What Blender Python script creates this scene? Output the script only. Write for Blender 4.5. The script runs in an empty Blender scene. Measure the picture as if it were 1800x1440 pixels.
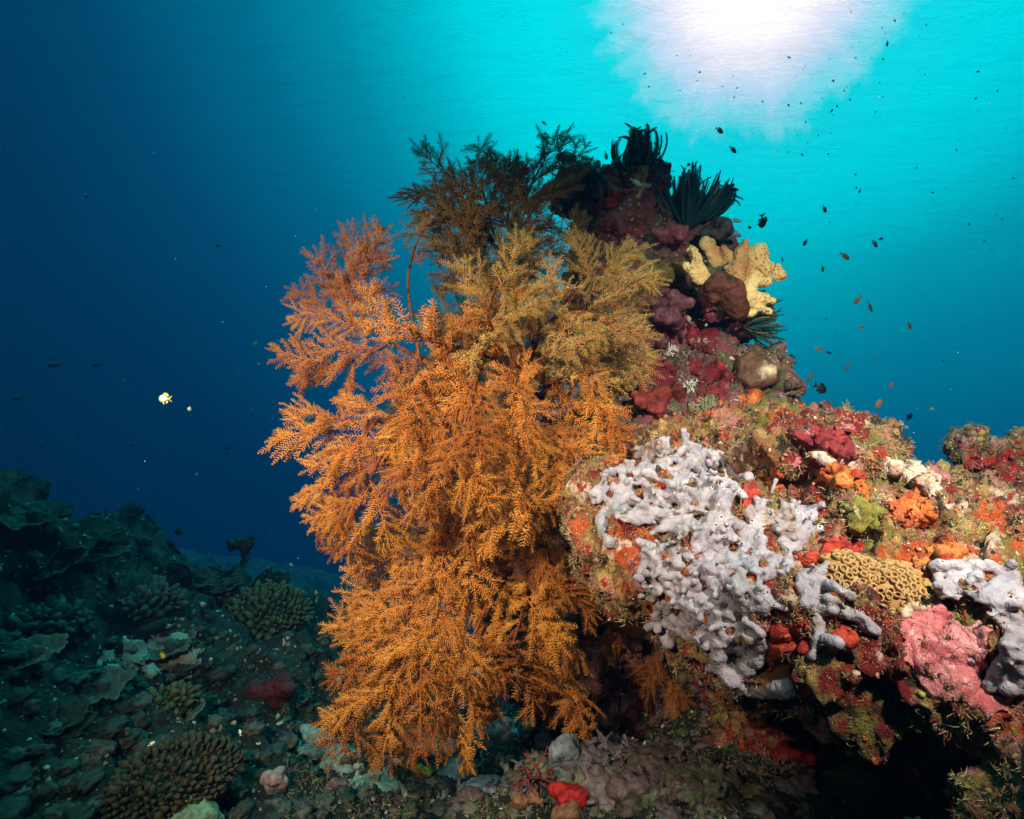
import bpy, bmesh, math, random
import numpy as np
from mathutils import Vector, Matrix
from mathutils.bvhtree import BVHTree

R = math.radians
scene = bpy.context.scene
C = scene.collection

# ------------------------------------------------------------------ camera
cam_data = bpy.data.cameras.new("camera")
cam = bpy.data.objects.new("camera", cam_data)
C.objects.link(cam)
cam.location = (0, 0, 0)
cam.rotation_euler = (R(90), 0, 0)
cam_data.sensor_width = 36.0
cam_data.lens = 20.0
cam_data.clip_start = 0.02
cam_data.clip_end = 500.0
scene.camera = cam

scene.render.engine = 'CYCLES'
scene.view_settings.view_transform = 'Standard'
scene.view_settings.look = 'None'
scene.view_settings.exposure = 0.0
scene.view_settings.gamma = 1.0
scene.view_settings.use_curve_mapping = False
cy = scene.cycles
cy.use_denoising = True
cy.max_bounces = 5
cy.diffuse_bounces = 2
cy.glossy_bounces = 2
cy.transmission_bounces = 2
cy.volume_bounces = 0
cy.transparent_max_bounces = 8
cy.sample_clamp_indirect = 3.0
cy.caustics_reflective = False
cy.caustics_refractive = False

# ------------------------------------------------------------------ light of the open water
SUN = Vector((0.430, 1.0, 0.790)).normalized()
SUN_EL = math.asin(SUN.z)
SUN_AZ = math.atan2(SUN.x, SUN.y)

class NT:
    """tiny helper to write node trees"""
    def __init__(self, tree):
        self.t = tree; tree.nodes.clear()
    def n(self, kind, ins=None, **props):
        nd = self.t.nodes.new(kind)
        for k, v in props.items(): setattr(nd, k, v)
        for k, v in (ins or {}).items():
            s = nd.inputs[k]
            if isinstance(v, bpy.types.NodeSocket): self.t.links.new(v, s)
            else: s.default_value = v
        return nd
    def math(self, op, a, b=None, clamp=False):
        ins = {0: a}
        if b is not None: ins[1] = b
        return self.n('ShaderNodeMath', ins, operation=op, use_clamp=clamp).outputs[0]
    def ramp(self, fac, stops, interp='LINEAR'):
        nd = self.n('ShaderNodeValToRGB', {0: fac})
        cr = nd.color_ramp; cr.interpolation = interp
        while len(cr.elements) > 1: cr.elements.remove(cr.elements[-1])
        cr.elements[0].position = stops[0][0]; cr.elements[0].color = (*stops[0][1], 1)
        for p, c in stops[1:]:
            e = cr.elements.new(p); e.color = (*c, 1)
        return nd.outputs[0]
    def mix(self, fac, a, b, blend='MIX'):
        nd = self.t.nodes.new('ShaderNodeMix'); nd.data_type = 'RGBA'; nd.blend_type = blend
        for i, v in ((0, fac), (6, a), (7, b)):
            s = nd.inputs[i]
            if isinstance(v, bpy.types.NodeSocket): self.t.links.new(v, s)
            else: s.default_value = v if not isinstance(v, tuple) or len(v) == 4 else (*v, 1)
        return nd.outputs[2]

world = bpy.data.worlds.new("World")
scene.world = world
world.use_nodes = True
w = NT(world.node_tree)
tc = w.n('ShaderNodeTexCoord')
dirv = tc.outputs['Generated']
dot = w.n('ShaderNodeVectorMath', {0: dirv, 1: tuple(SUN)}, operation='DOT_PRODUCT').outputs['Value']
ang = w.math('MULTIPLY', w.math('ARCCOSINE', w.math('MINIMUM', dot, 0.99999)), 180 / math.pi)
# rays of light fan out round the sun: noise looked up by the bearing round the sun only
proj = w.n('ShaderNodeVectorMath', {0: dirv, 1: w.n('ShaderNodeVectorMath', {0: tuple(SUN), 'Scale': dot}, operation='SCALE').outputs[0]}, operation='SUBTRACT').outputs[0]
bear = w.n('ShaderNodeVectorMath', {0: proj}, operation='NORMALIZE').outputs[0]
rays = w.n('ShaderNodeTexNoise', {'Vector': bear, 'Scale': 4.5, 'Detail': 4.0, 'Roughness': 0.55}).outputs[0]
wob = w.n('ShaderNodeTexNoise', {'Vector': dirv, 'Scale': 30.0, 'Detail': 4.0, 'Roughness': 0.6}).outputs[0]
jit = w.math('ADD', w.math('MULTIPLY', w.math('SUBTRACT', rays, 0.5), 6.5), w.math('MULTIPLY', w.math('SUBTRACT', wob, 0.5), 4.5))
# the ragged rim only where the disc of light ends
near = w.math('MULTIPLY', w.n('ShaderNodeMapRange', {0: ang, 1: 4.0, 2: 13.0}).outputs[0], w.n('ShaderNodeMapRange', {0: ang, 1: 24.0, 2: 14.0}).outputs[0])
angj = w.math('ADD', ang, w.math('MULTIPLY', jit, near))
t = w.math('MULTIPLY', angj, 1 / 100.0, clamp=True)
WORLD_STOPS = [
    (0.000, (2.00, 1.85, 1.85)), (0.050, (1.60, 1.50, 1.55)), (0.070, (1.15, 1.20, 1.36)),
    (0.086, (0.74, 1.10, 1.34)), (0.098, (0.40, 1.08, 1.25)), (0.109, (0.26, 1.10, 1.22)), (0.123, (0.01, 1.06, 1.15)),
    (0.170, (0.00, 1.12, 1.18)), (0.220, (0.00, 0.98, 1.06)), (0.270, (0.00, 0.66, 0.78)), (0.330, (0.00, 0.37, 0.51)), (0.400, (0.0, 0.20, 0.33)), (0.500, (0.0, 0.070, 0.162)),
    (0.600, (0.00, 0.020, 0.070)), (0.700, (0.00, 0.009, 0.036)), (0.850, (0.00, 0.005, 0.022)), (1.000, (0.00, 0.003, 0.016))]
rad = w.ramp(t, WORLD_STOPS)
# downwelling light is strongest straight overhead, above the top of the picture
zen = w.n('ShaderNodeMapRange', {0: w.n('ShaderNodeSeparateXYZ', {0: dirv}).outputs[2], 1: .64, 2: .92}, interpolation_type='SMOOTHSTEP').outputs[0]
rad = w.mix(zen, rad, (0.04, 1.35, 1.15, 1), 'ADD')
bg = w.n('ShaderNodeBackground', {0: rad, 1: 1.0})
w.n('ShaderNodeOutputWorld', {0: bg.outputs[0]})

def lamp(name, kind, loc, target, energy, color, **kw):
    d = bpy.data.lights.new(name, kind)
    d.energy = energy; d.color = color
    for k, v in kw.items(): setattr(d, k, v)
    o = bpy.data.objects.new(name, d); C.objects.link(o)
    o.location = loc
    o.rotation_euler = (Vector(target) - Vector(loc)).to_track_quat('-Z', 'Y').to_euler()
    return o
# sun filtered by several metres of water
lamp("sun", 'SUN', tuple(SUN * 30), (0, 0, 0), 1.3, (0.06, 0.85, 0.72), angle=R(14))
# the diver's two flash lamps on arms beside the camera, fired for this picture
lamp("flash_lamp", 'SPOT', (-0.62, -0.02, 0.42), (-0.28, 1.3, -0.17), 245, (1.0, 0.84, 0.60), spot_size=R(70), spot_blend=1.0, shadow_soft_size=0.05)
lamp("flash_lamp", 'SPOT', (0.62, 0.10, 0.62), (0.78, 1.25, -0.08), 215, (1.0, 0.90, 0.74), spot_size=R(80), spot_blend=1.0, shadow_soft_size=0.05)

# ------------------------------------------------------------------ helpers
rng = np.random.default_rng(7)
random.seed(7)

def P(px, py, D):
    """point seen at pixel (px,py) of the 1800 px photograph, D metres ahead"""
    return np.array(((px - 900) * .001 * D, D, (720 - py) * .001 * D))

_G = rng.normal(size=(256, 3)); _G /= np.linalg.norm(_G, axis=1)[:, None]
def _h(ix, iy, iz):
    h = (ix * 374761393 + iy * 668265263 + iz * 1274126177) & 0xffffffff
    h = ((h ^ (h >> 13)) * 1103515245) & 0xffffffff
    return (h ^ (h >> 16)) & 255
def noise(p):
    p = np.asarray(p, float); i = np.floor(p).astype(np.int64); f = p - i
    u = f * f * f * (f * (f * 6 - 15) + 10)
    out = np.zeros(len(p))
    for dx in (0, 1):
        wx = u[:, 0] if dx else 1 - u[:, 0]
        for dy in (0, 1):
            wy = u[:, 1] if dy else 1 - u[:, 1]
            for dz in (0, 1):
                wz = u[:, 2] if dz else 1 - u[:, 2]
                g = _G[_h(i[:, 0] + dx, i[:, 1] + dy, i[:, 2] + dz)]
                out += wx * wy * wz * ((f[:, 0] - dx) * g[:, 0] + (f[:, 1] - dy) * g[:, 1] + (f[:, 2] - dz) * g[:, 2])
    return out * 1.6
def fbm(p, s, octv=4, gain=.5, ridge=False):
    p = np.asarray(p, float) * s; a = 1.0; o = np.zeros(len(p))
    for k in range(octv):
        n = noise(p + 17.3 * k)
        o += a * ((1 - 2 * np.abs(n)) if ridge else n)
        p = p * 2.03; a *= gain
    return o
def worley(p, s):
    p = np.asarray(p, float) * s; i = np.floor(p).astype(np.int64)
    best = np.full(len(p), 9.0)
    for dx in (-1, 0, 1):
        for dy in (-1, 0, 1):
            for dz in (-1, 0, 1):
                c = i + (dx, dy, dz); h = _h(c[:, 0], c[:, 1], c[:, 2])
                q = c + (_G[h] * .5 + .5) - p
                best = np.minimum(best, (q * q).sum(1))
    return np.sqrt(best)

def new_mesh(name, v, f, mat=None, smooth=True, col=None):
    me = bpy.data.meshes.new(name)
    if isinstance(f, np.ndarray):
        v = np.asarray(v, np.float32); k = f.shape[1]
        me.vertices.add(len(v)); me.vertices.foreach_set('co', v.ravel())
        me.loops.add(f.size); me.loops.foreach_set('vertex_index', f.astype(np.int32).ravel())
        me.polygons.add(len(f)); me.polygons.foreach_set('loop_start', np.arange(0, f.size, k, dtype=np.int32))
        me.update(calc_edges=True); me.validate()
    else:
        me.from_pydata([tuple(q) for q in v], [], [tuple(q) for q in f]); me.update()
    if smooth:
        me.polygons.foreach_set('use_smooth', np.ones(len(me.polygons), bool))
    if col is not None:
        a = me.color_attributes.new('col', 'FLOAT_COLOR', 'POINT')
        c = np.ones((len(v), 4), np.float32); c[:, :3] = col
        a.data.foreach_set('color', c.ravel())
    if mat: me.materials.append(mat)
    return me

def obj(name, me, parent=None, loc=(0, 0, 0)):
    o = bpy.data.objects.new(name, me); C.objects.link(o)
    o.location = tuple(float(q) for q in loc)
    if parent is not None: o.parent = parent
    return o
def tag(o, label, cat, group=None, kind=None):
    if label: o['label'] = label
    if cat: o['category'] = cat
    if group: o['group'] = group
    if kind: o['kind'] = kind
    return o
def thing(name, loc, label, cat, group=None):
    o = bpy.data.objects.new(name, None); C.objects.link(o)
    o.empty_display_size = .05
    o.location = tuple(float(q) for q in loc)
    return tag(o, label, cat, group)
def structure(name, me):
    o = obj(name, me); o['kind'] = 'structure'; return o

_bm = bmesh.new(); bmesh.ops.create_icosphere(_bm, subdivisions=3, radius=1)
ICO_V = np.array([v.co[:] for v in _bm.verts]); ICO_F = np.array([[v.index for v in f.verts] for f in _bm.faces]); _bm.free()
_bm = bmesh.new(); bmesh.ops.create_icosphere(_bm, subdivisions=1, radius=1)
ICO1_V = np.array([v.co[:] for v in _bm.verts]); ICO1_F = np.array([[v.index for v in f.verts] for f in _bm.faces]); _bm.free()

class MB:
    """collects vertices, faces and vertex colours"""
    def __init__(s): s.v = []; s.f = []; s.c = []; s.n = 0
    def add(s, v, f, c=None):
        v = np.asarray(v, float); f = np.asarray(f)
        s.v.append(v); s.f.append(f + s.n); s.n += len(v)
        if c is not None: s.c.append(np.broadcast_to(np.asarray(c, float), (len(v), 3)))
    def arrays(s):
        v = np.concatenate(s.v); c = np.concatenate(s.c) if s.c else None
        ks = {f.shape[1] for f in s.f}
        if len(ks) == 1: f = np.concatenate(s.f)
        else: f = np.concatenate([q if q.shape[1] == 3 else np.concatenate([q[:, [0, 1, 2]], q[:, [0, 2, 3]]]) for q in s.f])
        return v, f, c
    def mesh(s, name, mat, smooth=True, origin=(0, 0, 0)):
        v, f, c = s.arrays()
        return new_mesh(name, v - np.asarray(origin), f, mat, smooth, c)

def frame_of(d):
    d = np.asarray(d, float); d = d / (np.linalg.norm(d) + 1e-9)
    a = np.array((0, 0, 1.)) if abs(d[2]) < .9 else np.array((1., 0, 0))
    x = np.cross(a, d); x /= np.linalg.norm(x); return x, np.cross(d, x), d

def tube(mb, pts, rad, k=6, col=None, flat=1.0, up=None):
    pts = np.asarray(pts, float); n = len(pts)
    rad = np.broadcast_to(np.asarray(rad, float), (n,))
    tg = np.gradient(pts, axis=0); tg /= np.linalg.norm(tg, axis=1)[:, None] + 1e-12
    x, y, _ = frame_of(tg[0]); V = []
    if up is not None:
        x = np.asarray(up, float)
    ph = np.arange(k) * 2 * math.pi / k
    for i in range(n):
        x = x - tg[i] * x.dot(tg[i]); x /= np.linalg.norm(x) + 1e-12; y = np.cross(tg[i], x)
        V.append(pts[i] + rad[i] * (np.cos(ph)[:, None] * x * flat + np.sin(ph)[:, None] * y))
    V = np.concatenate(V)
    F = [[i * k + j, i * k + (j + 1) % k, (i + 1) * k + (j + 1) % k, (i + 1) * k + j] for i in range(n - 1) for j in range(k)]
    V = np.concatenate([V, pts[:1] - tg[:1] * rad[0] * .6, pts[-1:] + tg[-1:] * rad[-1] * .6])
    a, b = n * k, n * k + 1
    T = [[a, (j + 1) % k, j, j] for j in range(k)] + [[b, (n - 1) * k + j, (n - 1) * k + (j + 1) % k, (n - 1) * k + (j + 1) % k] for j in range(k)]
    F = np.array(F); F = np.concatenate([F[:, [0, 1, 2]], F[:, [0, 2, 3]], np.array(T)[:, :3]])
    mb.add(V, F, None if col is None else (col if np.ndim(col) == 1 else np.concatenate([np.repeat(col, k, 0), col[:1], col[-1:]])))

def ellipsoid(mb, c, r, col=None, rot=None):
    v = ICO_V * np.asarray(r, float)
    if rot is not None: v = v @ rot.T
    mb.add(v + c, ICO_F, col)
def capsule(mb, a, b, ra, rb):
    n = max(2, int(np.linalg.norm(np.subtract(b, a)) / (min(ra, rb) * .45)) + 1)
    for q in np.linspace(0, 1, n):
        mb.add(ICO2_V * (ra + (rb - ra) * q) + (np.asarray(a) + (np.subtract(b, a)) * q), ICO2_F)
_bm = bmesh.new(); bmesh.ops.create_icosphere(_bm, subdivisions=2, radius=1)
ICO2_V = np.array([v.co[:] for v in _bm.verts]); ICO2_F = np.array([[v.index for v in f.verts] for f in _bm.faces]); _bm.free()

def fuse(mb, voxel, smooth=2):
    """one closed skin round overlapping shapes -> (verts, quads)"""
    v, f, c = mb.arrays()
    me = new_mesh('tmp', v, f); o = bpy.data.objects.new('tmp', me); C.objects.link(o)
    m = o.modifiers.new('r', 'REMESH'); m.mode = 'VOXEL'; m.voxel_size = voxel
    dg = bpy.context.evaluated_depsgraph_get(); dg.update()
    e = o.evaluated_get(dg).to_mesh()
    V = np.zeros(len(e.vertices) * 3); e.vertices.foreach_get('co', V); V = V.reshape(-1, 3)
    F = np.zeros(len(e.loops), np.int32); e.loops.foreach_get('vertex_index', F); F = F.reshape(-1, 4)
    o.evaluated_get(dg).to_mesh_clear()
    bpy.data.objects.remove(o); bpy.data.meshes.remove(me)
    return relax(V, F, smooth), F
def relax(V, F, it):
    k = F.shape[1]
    for _ in range(it):
        s = np.zeros_like(V); n = np.zeros(len(V))
        for j in range(k):
            a, b = F[:, j], F[:, (j + 1) % k]
            for q in range(3):
                s[:, q] += np.bincount(a, V[b, q], len(V)) + np.bincount(b, V[a, q], len(V))
            n += np.bincount(a, minlength=len(V)) + np.bincount(b, minlength=len(V))
        V = .4 * V + .6 * s / np.maximum(n, 1)[:, None]
    return V
def normals(V, F):
    a = V[F[:, 0]]; b = V[F[:, 1]]; c = V[F[:, 2]]
    fn = np.cross(b - a, c - a) if F.shape[1] == 3 else np.cross(c - a, V[F[:, 3]] - b)
    N = np.zeros_like(V)
    for j in range(F.shape[1]):
        for q in range(3): N[:, q] += np.bincount(F[:, j], fn[:, q], len(V))
    return N / (np.linalg.norm(N, axis=1)[:, None] + 1e-12)
def bvh(V, F): return BVHTree.FromPolygons([tuple(q) for q in V], [tuple(q) for q in F.tolist()])
def hit(tree, px, py):
    d = Vector(P(px, py, 1.0)).normalized()
    r = tree.ray_cast(Vector((0, 0, 0)), d, 60)
    if r[0] is None: return None
    return np.array(r[0]), np.array(r[1])
def biggest(v, f):
    """keep only the largest connected piece"""
    lab = np.arange(len(v))
    for _ in range(400):
        m = lab[f].min(1); new = lab.copy(); np.minimum.at(new, f.ravel(), np.repeat(m, f.shape[1])); new = new[new]
        if (new == lab).all(): break
        lab = new
    k = np.bincount(lab[f[:, 0]], minlength=len(v)).argmax(); f = f[lab[f[:, 0]] == k]
    u, inv = np.unique(f, return_inverse=True)
    return v[u], inv.reshape(f.shape)
def inpoly(poly, x, y):
    poly = np.asarray(poly, float); x = np.asarray(x, float); y = np.asarray(y, float)
    ins = np.zeros(x.shape, bool); j = len(poly) - 1
    for i in range(len(poly)):
        xi, yi = poly[i]; xj, yj = poly[j]
        c = ((yi > y) != (yj > y)) & (x < (xj - xi) * (y - yi) / (yj - yi + 1e-12) + xi)
        ins ^= c; j = i
    return ins
def polydist(poly, x, y):
    poly = np.asarray(poly, float); p = np.stack([x, y], -1); d = np.full(np.shape(x), 1e9)
    for i in range(len(poly)):
        a = poly[i]; b = poly[(i + 1) % len(poly)]; ab = b - a
        t = np.clip(((p - a) @ ab) / (ab @ ab + 1e-9), 0, 1)
        d = np.minimum(d, np.linalg.norm(p - (a + t[..., None] * ab), axis=-1))
    return d

# ------------------------------------------------------------------ materials
def mat(name):
    m = bpy.data.materials.new(name); m.use_nodes = True
    return m, NT(m.node_tree)
def finish(t, col, rough=.7, bump=None, spec=.3, bstr=.5, bdist=.01, **kw):
    ins = {'Base Color': col, 'Roughness': rough, 'Specular IOR Level': spec}
    ins.update(kw)
    if bump is not None:
        ins['Normal'] = t.n('ShaderNodeBump', {'Height': bump, 'Strength': bstr, 'Distance': bdist}).outputs[0]
    p = t.n('ShaderNodeBsdfPrincipled', ins)
    t.n('ShaderNodeOutputMaterial', {0: p.outputs[0]}); return p
def c4(c): return (c[0], c[1], c[2], 1.0)

def reef_mat(name, base, layers, fine=60.0, bstr=.6, bdist=.012, up=None, rough=.75, speck=None):
    """crusted reef rock: patches of different growth laid over one another.
    layers: (colour, scale, threshold, softness, seed)"""
    m, t = mat(name)
    co = t.n('ShaderNodeTexCoord').outputs['Object']
    warp = t.n('ShaderNodeTexNoise', {'Vector': co, 'Scale': fine * .4, 'Detail': 3.0}).outputs[1]
    cw = t.n('ShaderNodeVectorMath', {0: co, 1: t.n('ShaderNodeVectorMath', {0: warp, 'Scale': 1.2 / fine}, operation='SCALE').outputs[0]}, operation='ADD').outputs[0]
    col = c4(base)
    fn = t.n('ShaderNodeTexNoise', {'Vector': co, 'Scale': fine, 'Detail': 6.0, 'Roughness': .7}).outputs[0]
    for (c, sc, th, so, seed) in layers:
        off = t.n('ShaderNodeVectorMath', {0: cw, 1: (seed * 3.1, seed * 1.7, seed * 2.3)}, operation='ADD').outputs[0]
        nz = t.n('ShaderNodeTexNoise', {'Vector': off, 'Scale': sc, 'Detail': 5.0, 'Roughness': .62}).outputs[0]
        fac = t.n('ShaderNodeMapRange', {0: nz, 1: th, 2: th + so}).outputs[0]
        col = t.mix(fac, col, c4(c))
    if up is not None:
        c, amt = up
        nrm = t.n('ShaderNodeSeparateXYZ', {0: t.n('ShaderNodeNewGeometry').outputs['Normal']}).outputs[2]
        tn = t.n('ShaderNodeTexNoise', {'Vector': co, 'Scale': fine * .35, 'Detail': 5.0, 'Roughness': .65}).outputs[0]
        a = t.math('ADD', t.math('MULTIPLY', nrm, .35), tn)
        col = t.mix(t.n('ShaderNodeMapRange', {0: a, 1: amt, 2: amt + .12}).outputs[0], col, c4(c))
    if speck is not None:
        c, sc, th = speck
        vn = t.n('ShaderNodeTexVoronoi', {'Vector': cw, 'Scale': sc}).outputs[0]
        sel = t.n('ShaderNodeTexNoise', {'Vector': co, 'Scale': sc * .15, 'Detail': 2.0}).outputs[0]
        f = t.math('MULTIPLY', t.n('ShaderNodeMapRange', {0: vn, 1: th, 2: th * .6}).outputs[0], t.n('ShaderNodeMapRange', {0: sel, 1: .5, 2: .6}).outputs[0])
        col = t.mix(f, col, c4(c))
    gain = t.n('ShaderNodeMapRange', {0: fn, 1: .3, 2: .7, 3: .62, 4: 1.3}).outputs[0]
    col = t.mix(1.0, col, t.n('ShaderNodeCombineColor', {0: gain, 1: gain, 2: gain}).outputs[0], 'MULTIPLY')
    f2 = t.n('ShaderNodeTexNoise', {'Vector': cw, 'Scale': fine * 3.1, 'Detail': 3.0}).outputs[0]
    h = t.math('ADD', fn, t.math('MULTIPLY', f2, .35))
    finish(t, col, rough, h, .35, bstr, bdist)
    return m
def attr_mat(name, rough=.7, fine=150., bstr=.3, bdist=.003, var=.35, spec=.3, **kw):
    """colour from the growth's own colour attribute, broken up by noise"""
    m, t = mat(name)
    a = t.n('ShaderNodeAttribute', attribute_name='col').outputs[0]
    co = t.n('ShaderNodeTexCoord').outputs['Object']
    fn = t.n('ShaderNodeTexNoise', {'Vector': co, 'Scale': fine, 'Detail': 4.0, 'Roughness': .65}).outputs[0]
    g = t.n('ShaderNodeMapRange', {0: fn, 1: .3, 2: .7, 3: 1 - var, 4: 1 + var * .7}).outputs[0]
    col = t.mix(1.0, a, t.n('ShaderNodeCombineColor', {0: g, 1: g, 2: g}).outputs[0], 'MULTIPLY')
    finish(t, col, rough, fn, spec, bstr, bdist, **kw); return m
# ------------------------------------------------------------------ water: the rippled surface far overhead
def build_water():
    nx, ny = 260, 260
    xs = np.sinh(np.linspace(-5, 5, nx)) * 12; ys = np.sinh(np.linspace(-1.5, 5, ny)) * 16
    X, Y = np.meshgrid(xs, ys)
    p = np.stack([X.ravel(), Y.ravel(), np.zeros(X.size)], 1)
    Z = 8.5 + .25 * fbm(p * (.25, .4, 1), 1.0, 3)
    v = np.stack([X.ravel(), Y.ravel(), Z], 1)
    i = np.arange(nx * ny).reshape(ny, nx)
    f = np.stack([i[:-1, :-1].ravel(), i[1:, :-1].ravel(), i[1:, 1:].ravel(), i[:-1, 1:].ravel()], 1)
    m, t = mat('water_surface')
    co = t.n('ShaderNodeTexCoord').outputs['Object']
    st = t.n('ShaderNodeMapping', {'Vector': co, 'Rotation': (0, 0, .35), 'Scale': (.55, 1.5, 1.0)}).outputs[0]
    n1 = t.n('ShaderNodeTexNoise', {'Vector': st, 'Scale': 1.1, 'Detail': 6.0, 'Roughness': .62, 'Distortion': .6}).outputs[0]
    n2 = t.n('ShaderNodeTexNoise', {'Vector': st, 'Scale': .22, 'Detail': 3.0}).outputs[0]
    h = t.math('ADD', t.math('MULTIPLY', n1, .7), t.math('MULTIPLY', n2, 1.0))
    bp = t.n('ShaderNodeBump', {'Height': h, 'Strength': 1.0, 'Distance': 1.2}).outputs[0]
    lw = t.n('ShaderNodeLayerWeight', {'Blend': .5, 'Normal': bp}).outputs[1]
    # how much of the bright water light the tilted wavelets let through or send back down
    g = t.n('ShaderNodeMapRange', {0: lw, 1: .35, 2: 1.0, 3: 1.03, 4: .80}).outputs[0]
    # far away the wavelets average out
    far = t.n('ShaderNodeMapRange', {0: t.n('ShaderNodeVectorMath', {0: co}, operation='LENGTH').outputs['Value'], 1: 25.0, 2: 140.0}).outputs[0]
    g = t.math('ADD', t.math('MULTIPLY', g, t.math('SUBTRACT', 1.0, far)), far)
    tr = t.n('ShaderNodeBsdfTransparent', {0: t.n('ShaderNodeCombineColor', {0: g, 1: g, 2: g}).outputs[0]})
    gl = t.n('ShaderNodeBsdfGlossy', {0: (.8, .95, 1, 1), 1: .12, 'Normal': bp})
    mx = t.n('ShaderNodeMixShader', {0: t.math('MULTIPLY', t.math('SUBTRACT', 1.0, far), .06), 1: tr.outputs[0], 2: gl.outputs[0]})
    t.n('ShaderNodeOutputMaterial', {0: mx.outputs[0]})
    structure('water', new_mesh('water', v, f, m))
build_water()

# ------------------------------------------------------------------ haze: the water's own veil
def build_haze():
    lo = np.array((-17., -3., -14.)); hi = np.array((17., 24., 6.5))
    v = np.array([(x, y, z) for x in (lo[0], hi[0]) for y in (lo[1], hi[1]) for z in (lo[2], hi[2])])
    f = np.array([[0, 1, 3, 2], [4, 6, 7, 5], [0, 4, 5, 1], [2, 3, 7, 6], [0, 2, 6, 4], [1, 5, 7, 3]])
    m, t = mat('haze')
    vol = t.n('ShaderNodeVolumePrincipled', {'Color': (.015, .15, .42, 1), 'Density': HAZE, 'Anisotropy': .35})
    t.n('ShaderNodeOutputMaterial', {1: vol.outputs[0]})
    o = obj('haze', new_mesh('haze', v, f, m, smooth=False)); o['kind'] = 'stuff'
HAZE = .030
if HAZE: build_haze()

# ------------------------------------------------------------------ seabed: a slope falling away to the right and back
def sea_z(x, y):
    k_ = np.clip((np.hypot(x, y) - .8) / 2.2, 0, 1); k_ = k_ * k_ * (3 - 2 * k_)
    b = -.30 - .415 * np.minimum(x, 0) * k_ * np.where(x < -6, (6 + (np.abs(x) - 6) * .4) / np.maximum(np.abs(x), .01), 1) + .22 * np.clip(x, 0, 3) - .54 * np.minimum(y, 12) - .3 * np.maximum(y - 12, 0)
    p = np.stack([x, y, np.zeros_like(x)], 1)
    amp = np.clip((np.hypot(x, y) - .3) / 3.0, .16, 1.0)
    big = fbm(p, .9, 3) * .30 * amp
    w = np.minimum(worley(p + 3.3, 1.7), 1.0); mound = (1 - w) ** 1.3 * .42 * amp
    w2 = np.minimum(worley(p + 9.1 + .25 * fbm(p, 3, 2)[:, None], 5.0), 1.0); knob = (1 - w2) * .13 * np.clip(amp, .25, 1)
    fine = fbm(p, 3.2, 5, .62, ridge=True) * .075 * amp + fbm(p, 14, 4, .62) * .030 * np.clip(amp, .5, 1)
    return b + big + mound - .1 * amp + knob + fine
def build_seabed():
    nr, nt = 520, 620
    r = .45 * (36 / .45) ** (np.linspace(0, 1, nr)); th = np.linspace(R(-72), R(62), nt)
    Rr, T = np.meshgrid(r, th, indexing='ij')
    x = (Rr * np.sin(T)).ravel(); y = (Rr * np.cos(T)).ravel()
    z = sea_z(x, y)
    v = np.stack([x, y, z], 1)
    # overhanging lumps: push sideways a little
    sa = np.clip((r - .8) / 2.0, .25, 1.0); sa = np.repeat(sa, nt)
    v[:, 0] += fbm(v + 5, 4, 4, .6) * .09 * sa; v[:, 1] += fbm(v + 8, 4, 4, .6) * .09 * sa
    i = np.arange(nr * nt).reshape(nr, nt)
    f = np.stack([i[:-1, :-1].ravel(), i[:-1, 1:].ravel(), i[1:, 1:].ravel(), i[1:, :-1].ravel()], 1)[:, ::-1]
    m = reef_mat('seabed_growth', (.009, .012, .008),
        [((.02, .04, .025), 5, .50, .10, 1), ((.025, .013, .013), 7, .60, .06, 2), ((.042, .05, .04), 11, .62, .05, 3),
         ((.05, .05, .018), 13, .60, .06, 4), ((.07, .012, .012), 8, .66, .04, 5), ((.045, .058, .06), 16, .66, .05, 6), ((.012, .02, .014), 20, .55, .08, 7)],
        fine=42, bstr=1.0, bdist=.03, speck=((.3, .3, .22), 90, .2))
    structure('seabed', new_mesh('seabed', v, f, m))
    return bvh(v, f)
SEA = build_seabed()
# ------------------------------------------------------------------ rocks
def lumps_px(mb, rows):
    """rows: (px, py, D, rx, ry, rz) radii in photograph pixels at that distance"""
    for (px, py, D, rx, ry, rz) in rows:
        k = .001 * D
        ellipsoid(mb, P(px, py, D), (rx * k, ry * k, rz * k))
def rock(mb, voxel, seed, amps, smooth=3):
    V, F = fuse(mb, voxel, smooth)
    N = normals(V, F)
    q = V + seed
    d = np.zeros(len(V))
    for kind, sc, a in amps:
        if kind == 'f': d += a * fbm(q, sc, 4, .55)
        elif kind == 'r': d += a * (fbm(q, sc, 4, .55, ridge=True) - .6)
        elif kind == 'w': d += a * (.55 - np.minimum(worley(q, sc), 1.0))
        elif kind == 'h':
            d -= a * np.clip(.22 - worley(q, sc), 0, 1) / .22
    V = V + N * d[:, None]
    return V, F

# --- the big foreground boulder, overhanging on its left
mb = MB()
for c, r in [((.75, 1.24, -.345), (.42, .47, .21)), ((1.15, 1.1, -.52), (.4, .35, .22)), ((.36, 1.10, -.265), (.23, .19, .095)), ((.45, .98, -.345), (.17, .16, .14)),
             ((.29, 1.17, -.20), (.14, .12, .08)), ((.66, .88, -.345), (.25, .19, .13)), ((.72, .78, -.335), (.20, .14, .115)),
             ((.76, 1.50, -.13), (.18, .18, .11)), ((.58, 1.42, -.15), (.25, .20, .13)), ((1.2, 1.3, -.5), (.35, .3, .17)),
             ((1.05, .95, -.50), (.40, .34, .19)), ((1.15, 1.5, -.8), (.6, .4, .6)), ((.85, 1.42, -.8), (.3, .25, .4)), ((.74,.66,-.5),(.16,.12,.2)), ((.66,.64,-.47),(.10,.10,.12)),
             ((.62, 1.20, -.085), (.15, .14, .05)), ((.80, 1.28, -.19), (.13, .12, .06)), ((.74, 1.0, -.21), (.14, .10, .06)), ((1.15, 1.05, -.30), (.2, .14, .09)),
             ((.60, 1.0, -.21), (.10, .08, .05))]:
    ellipsoid(mb, np.array(c), r)
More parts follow.
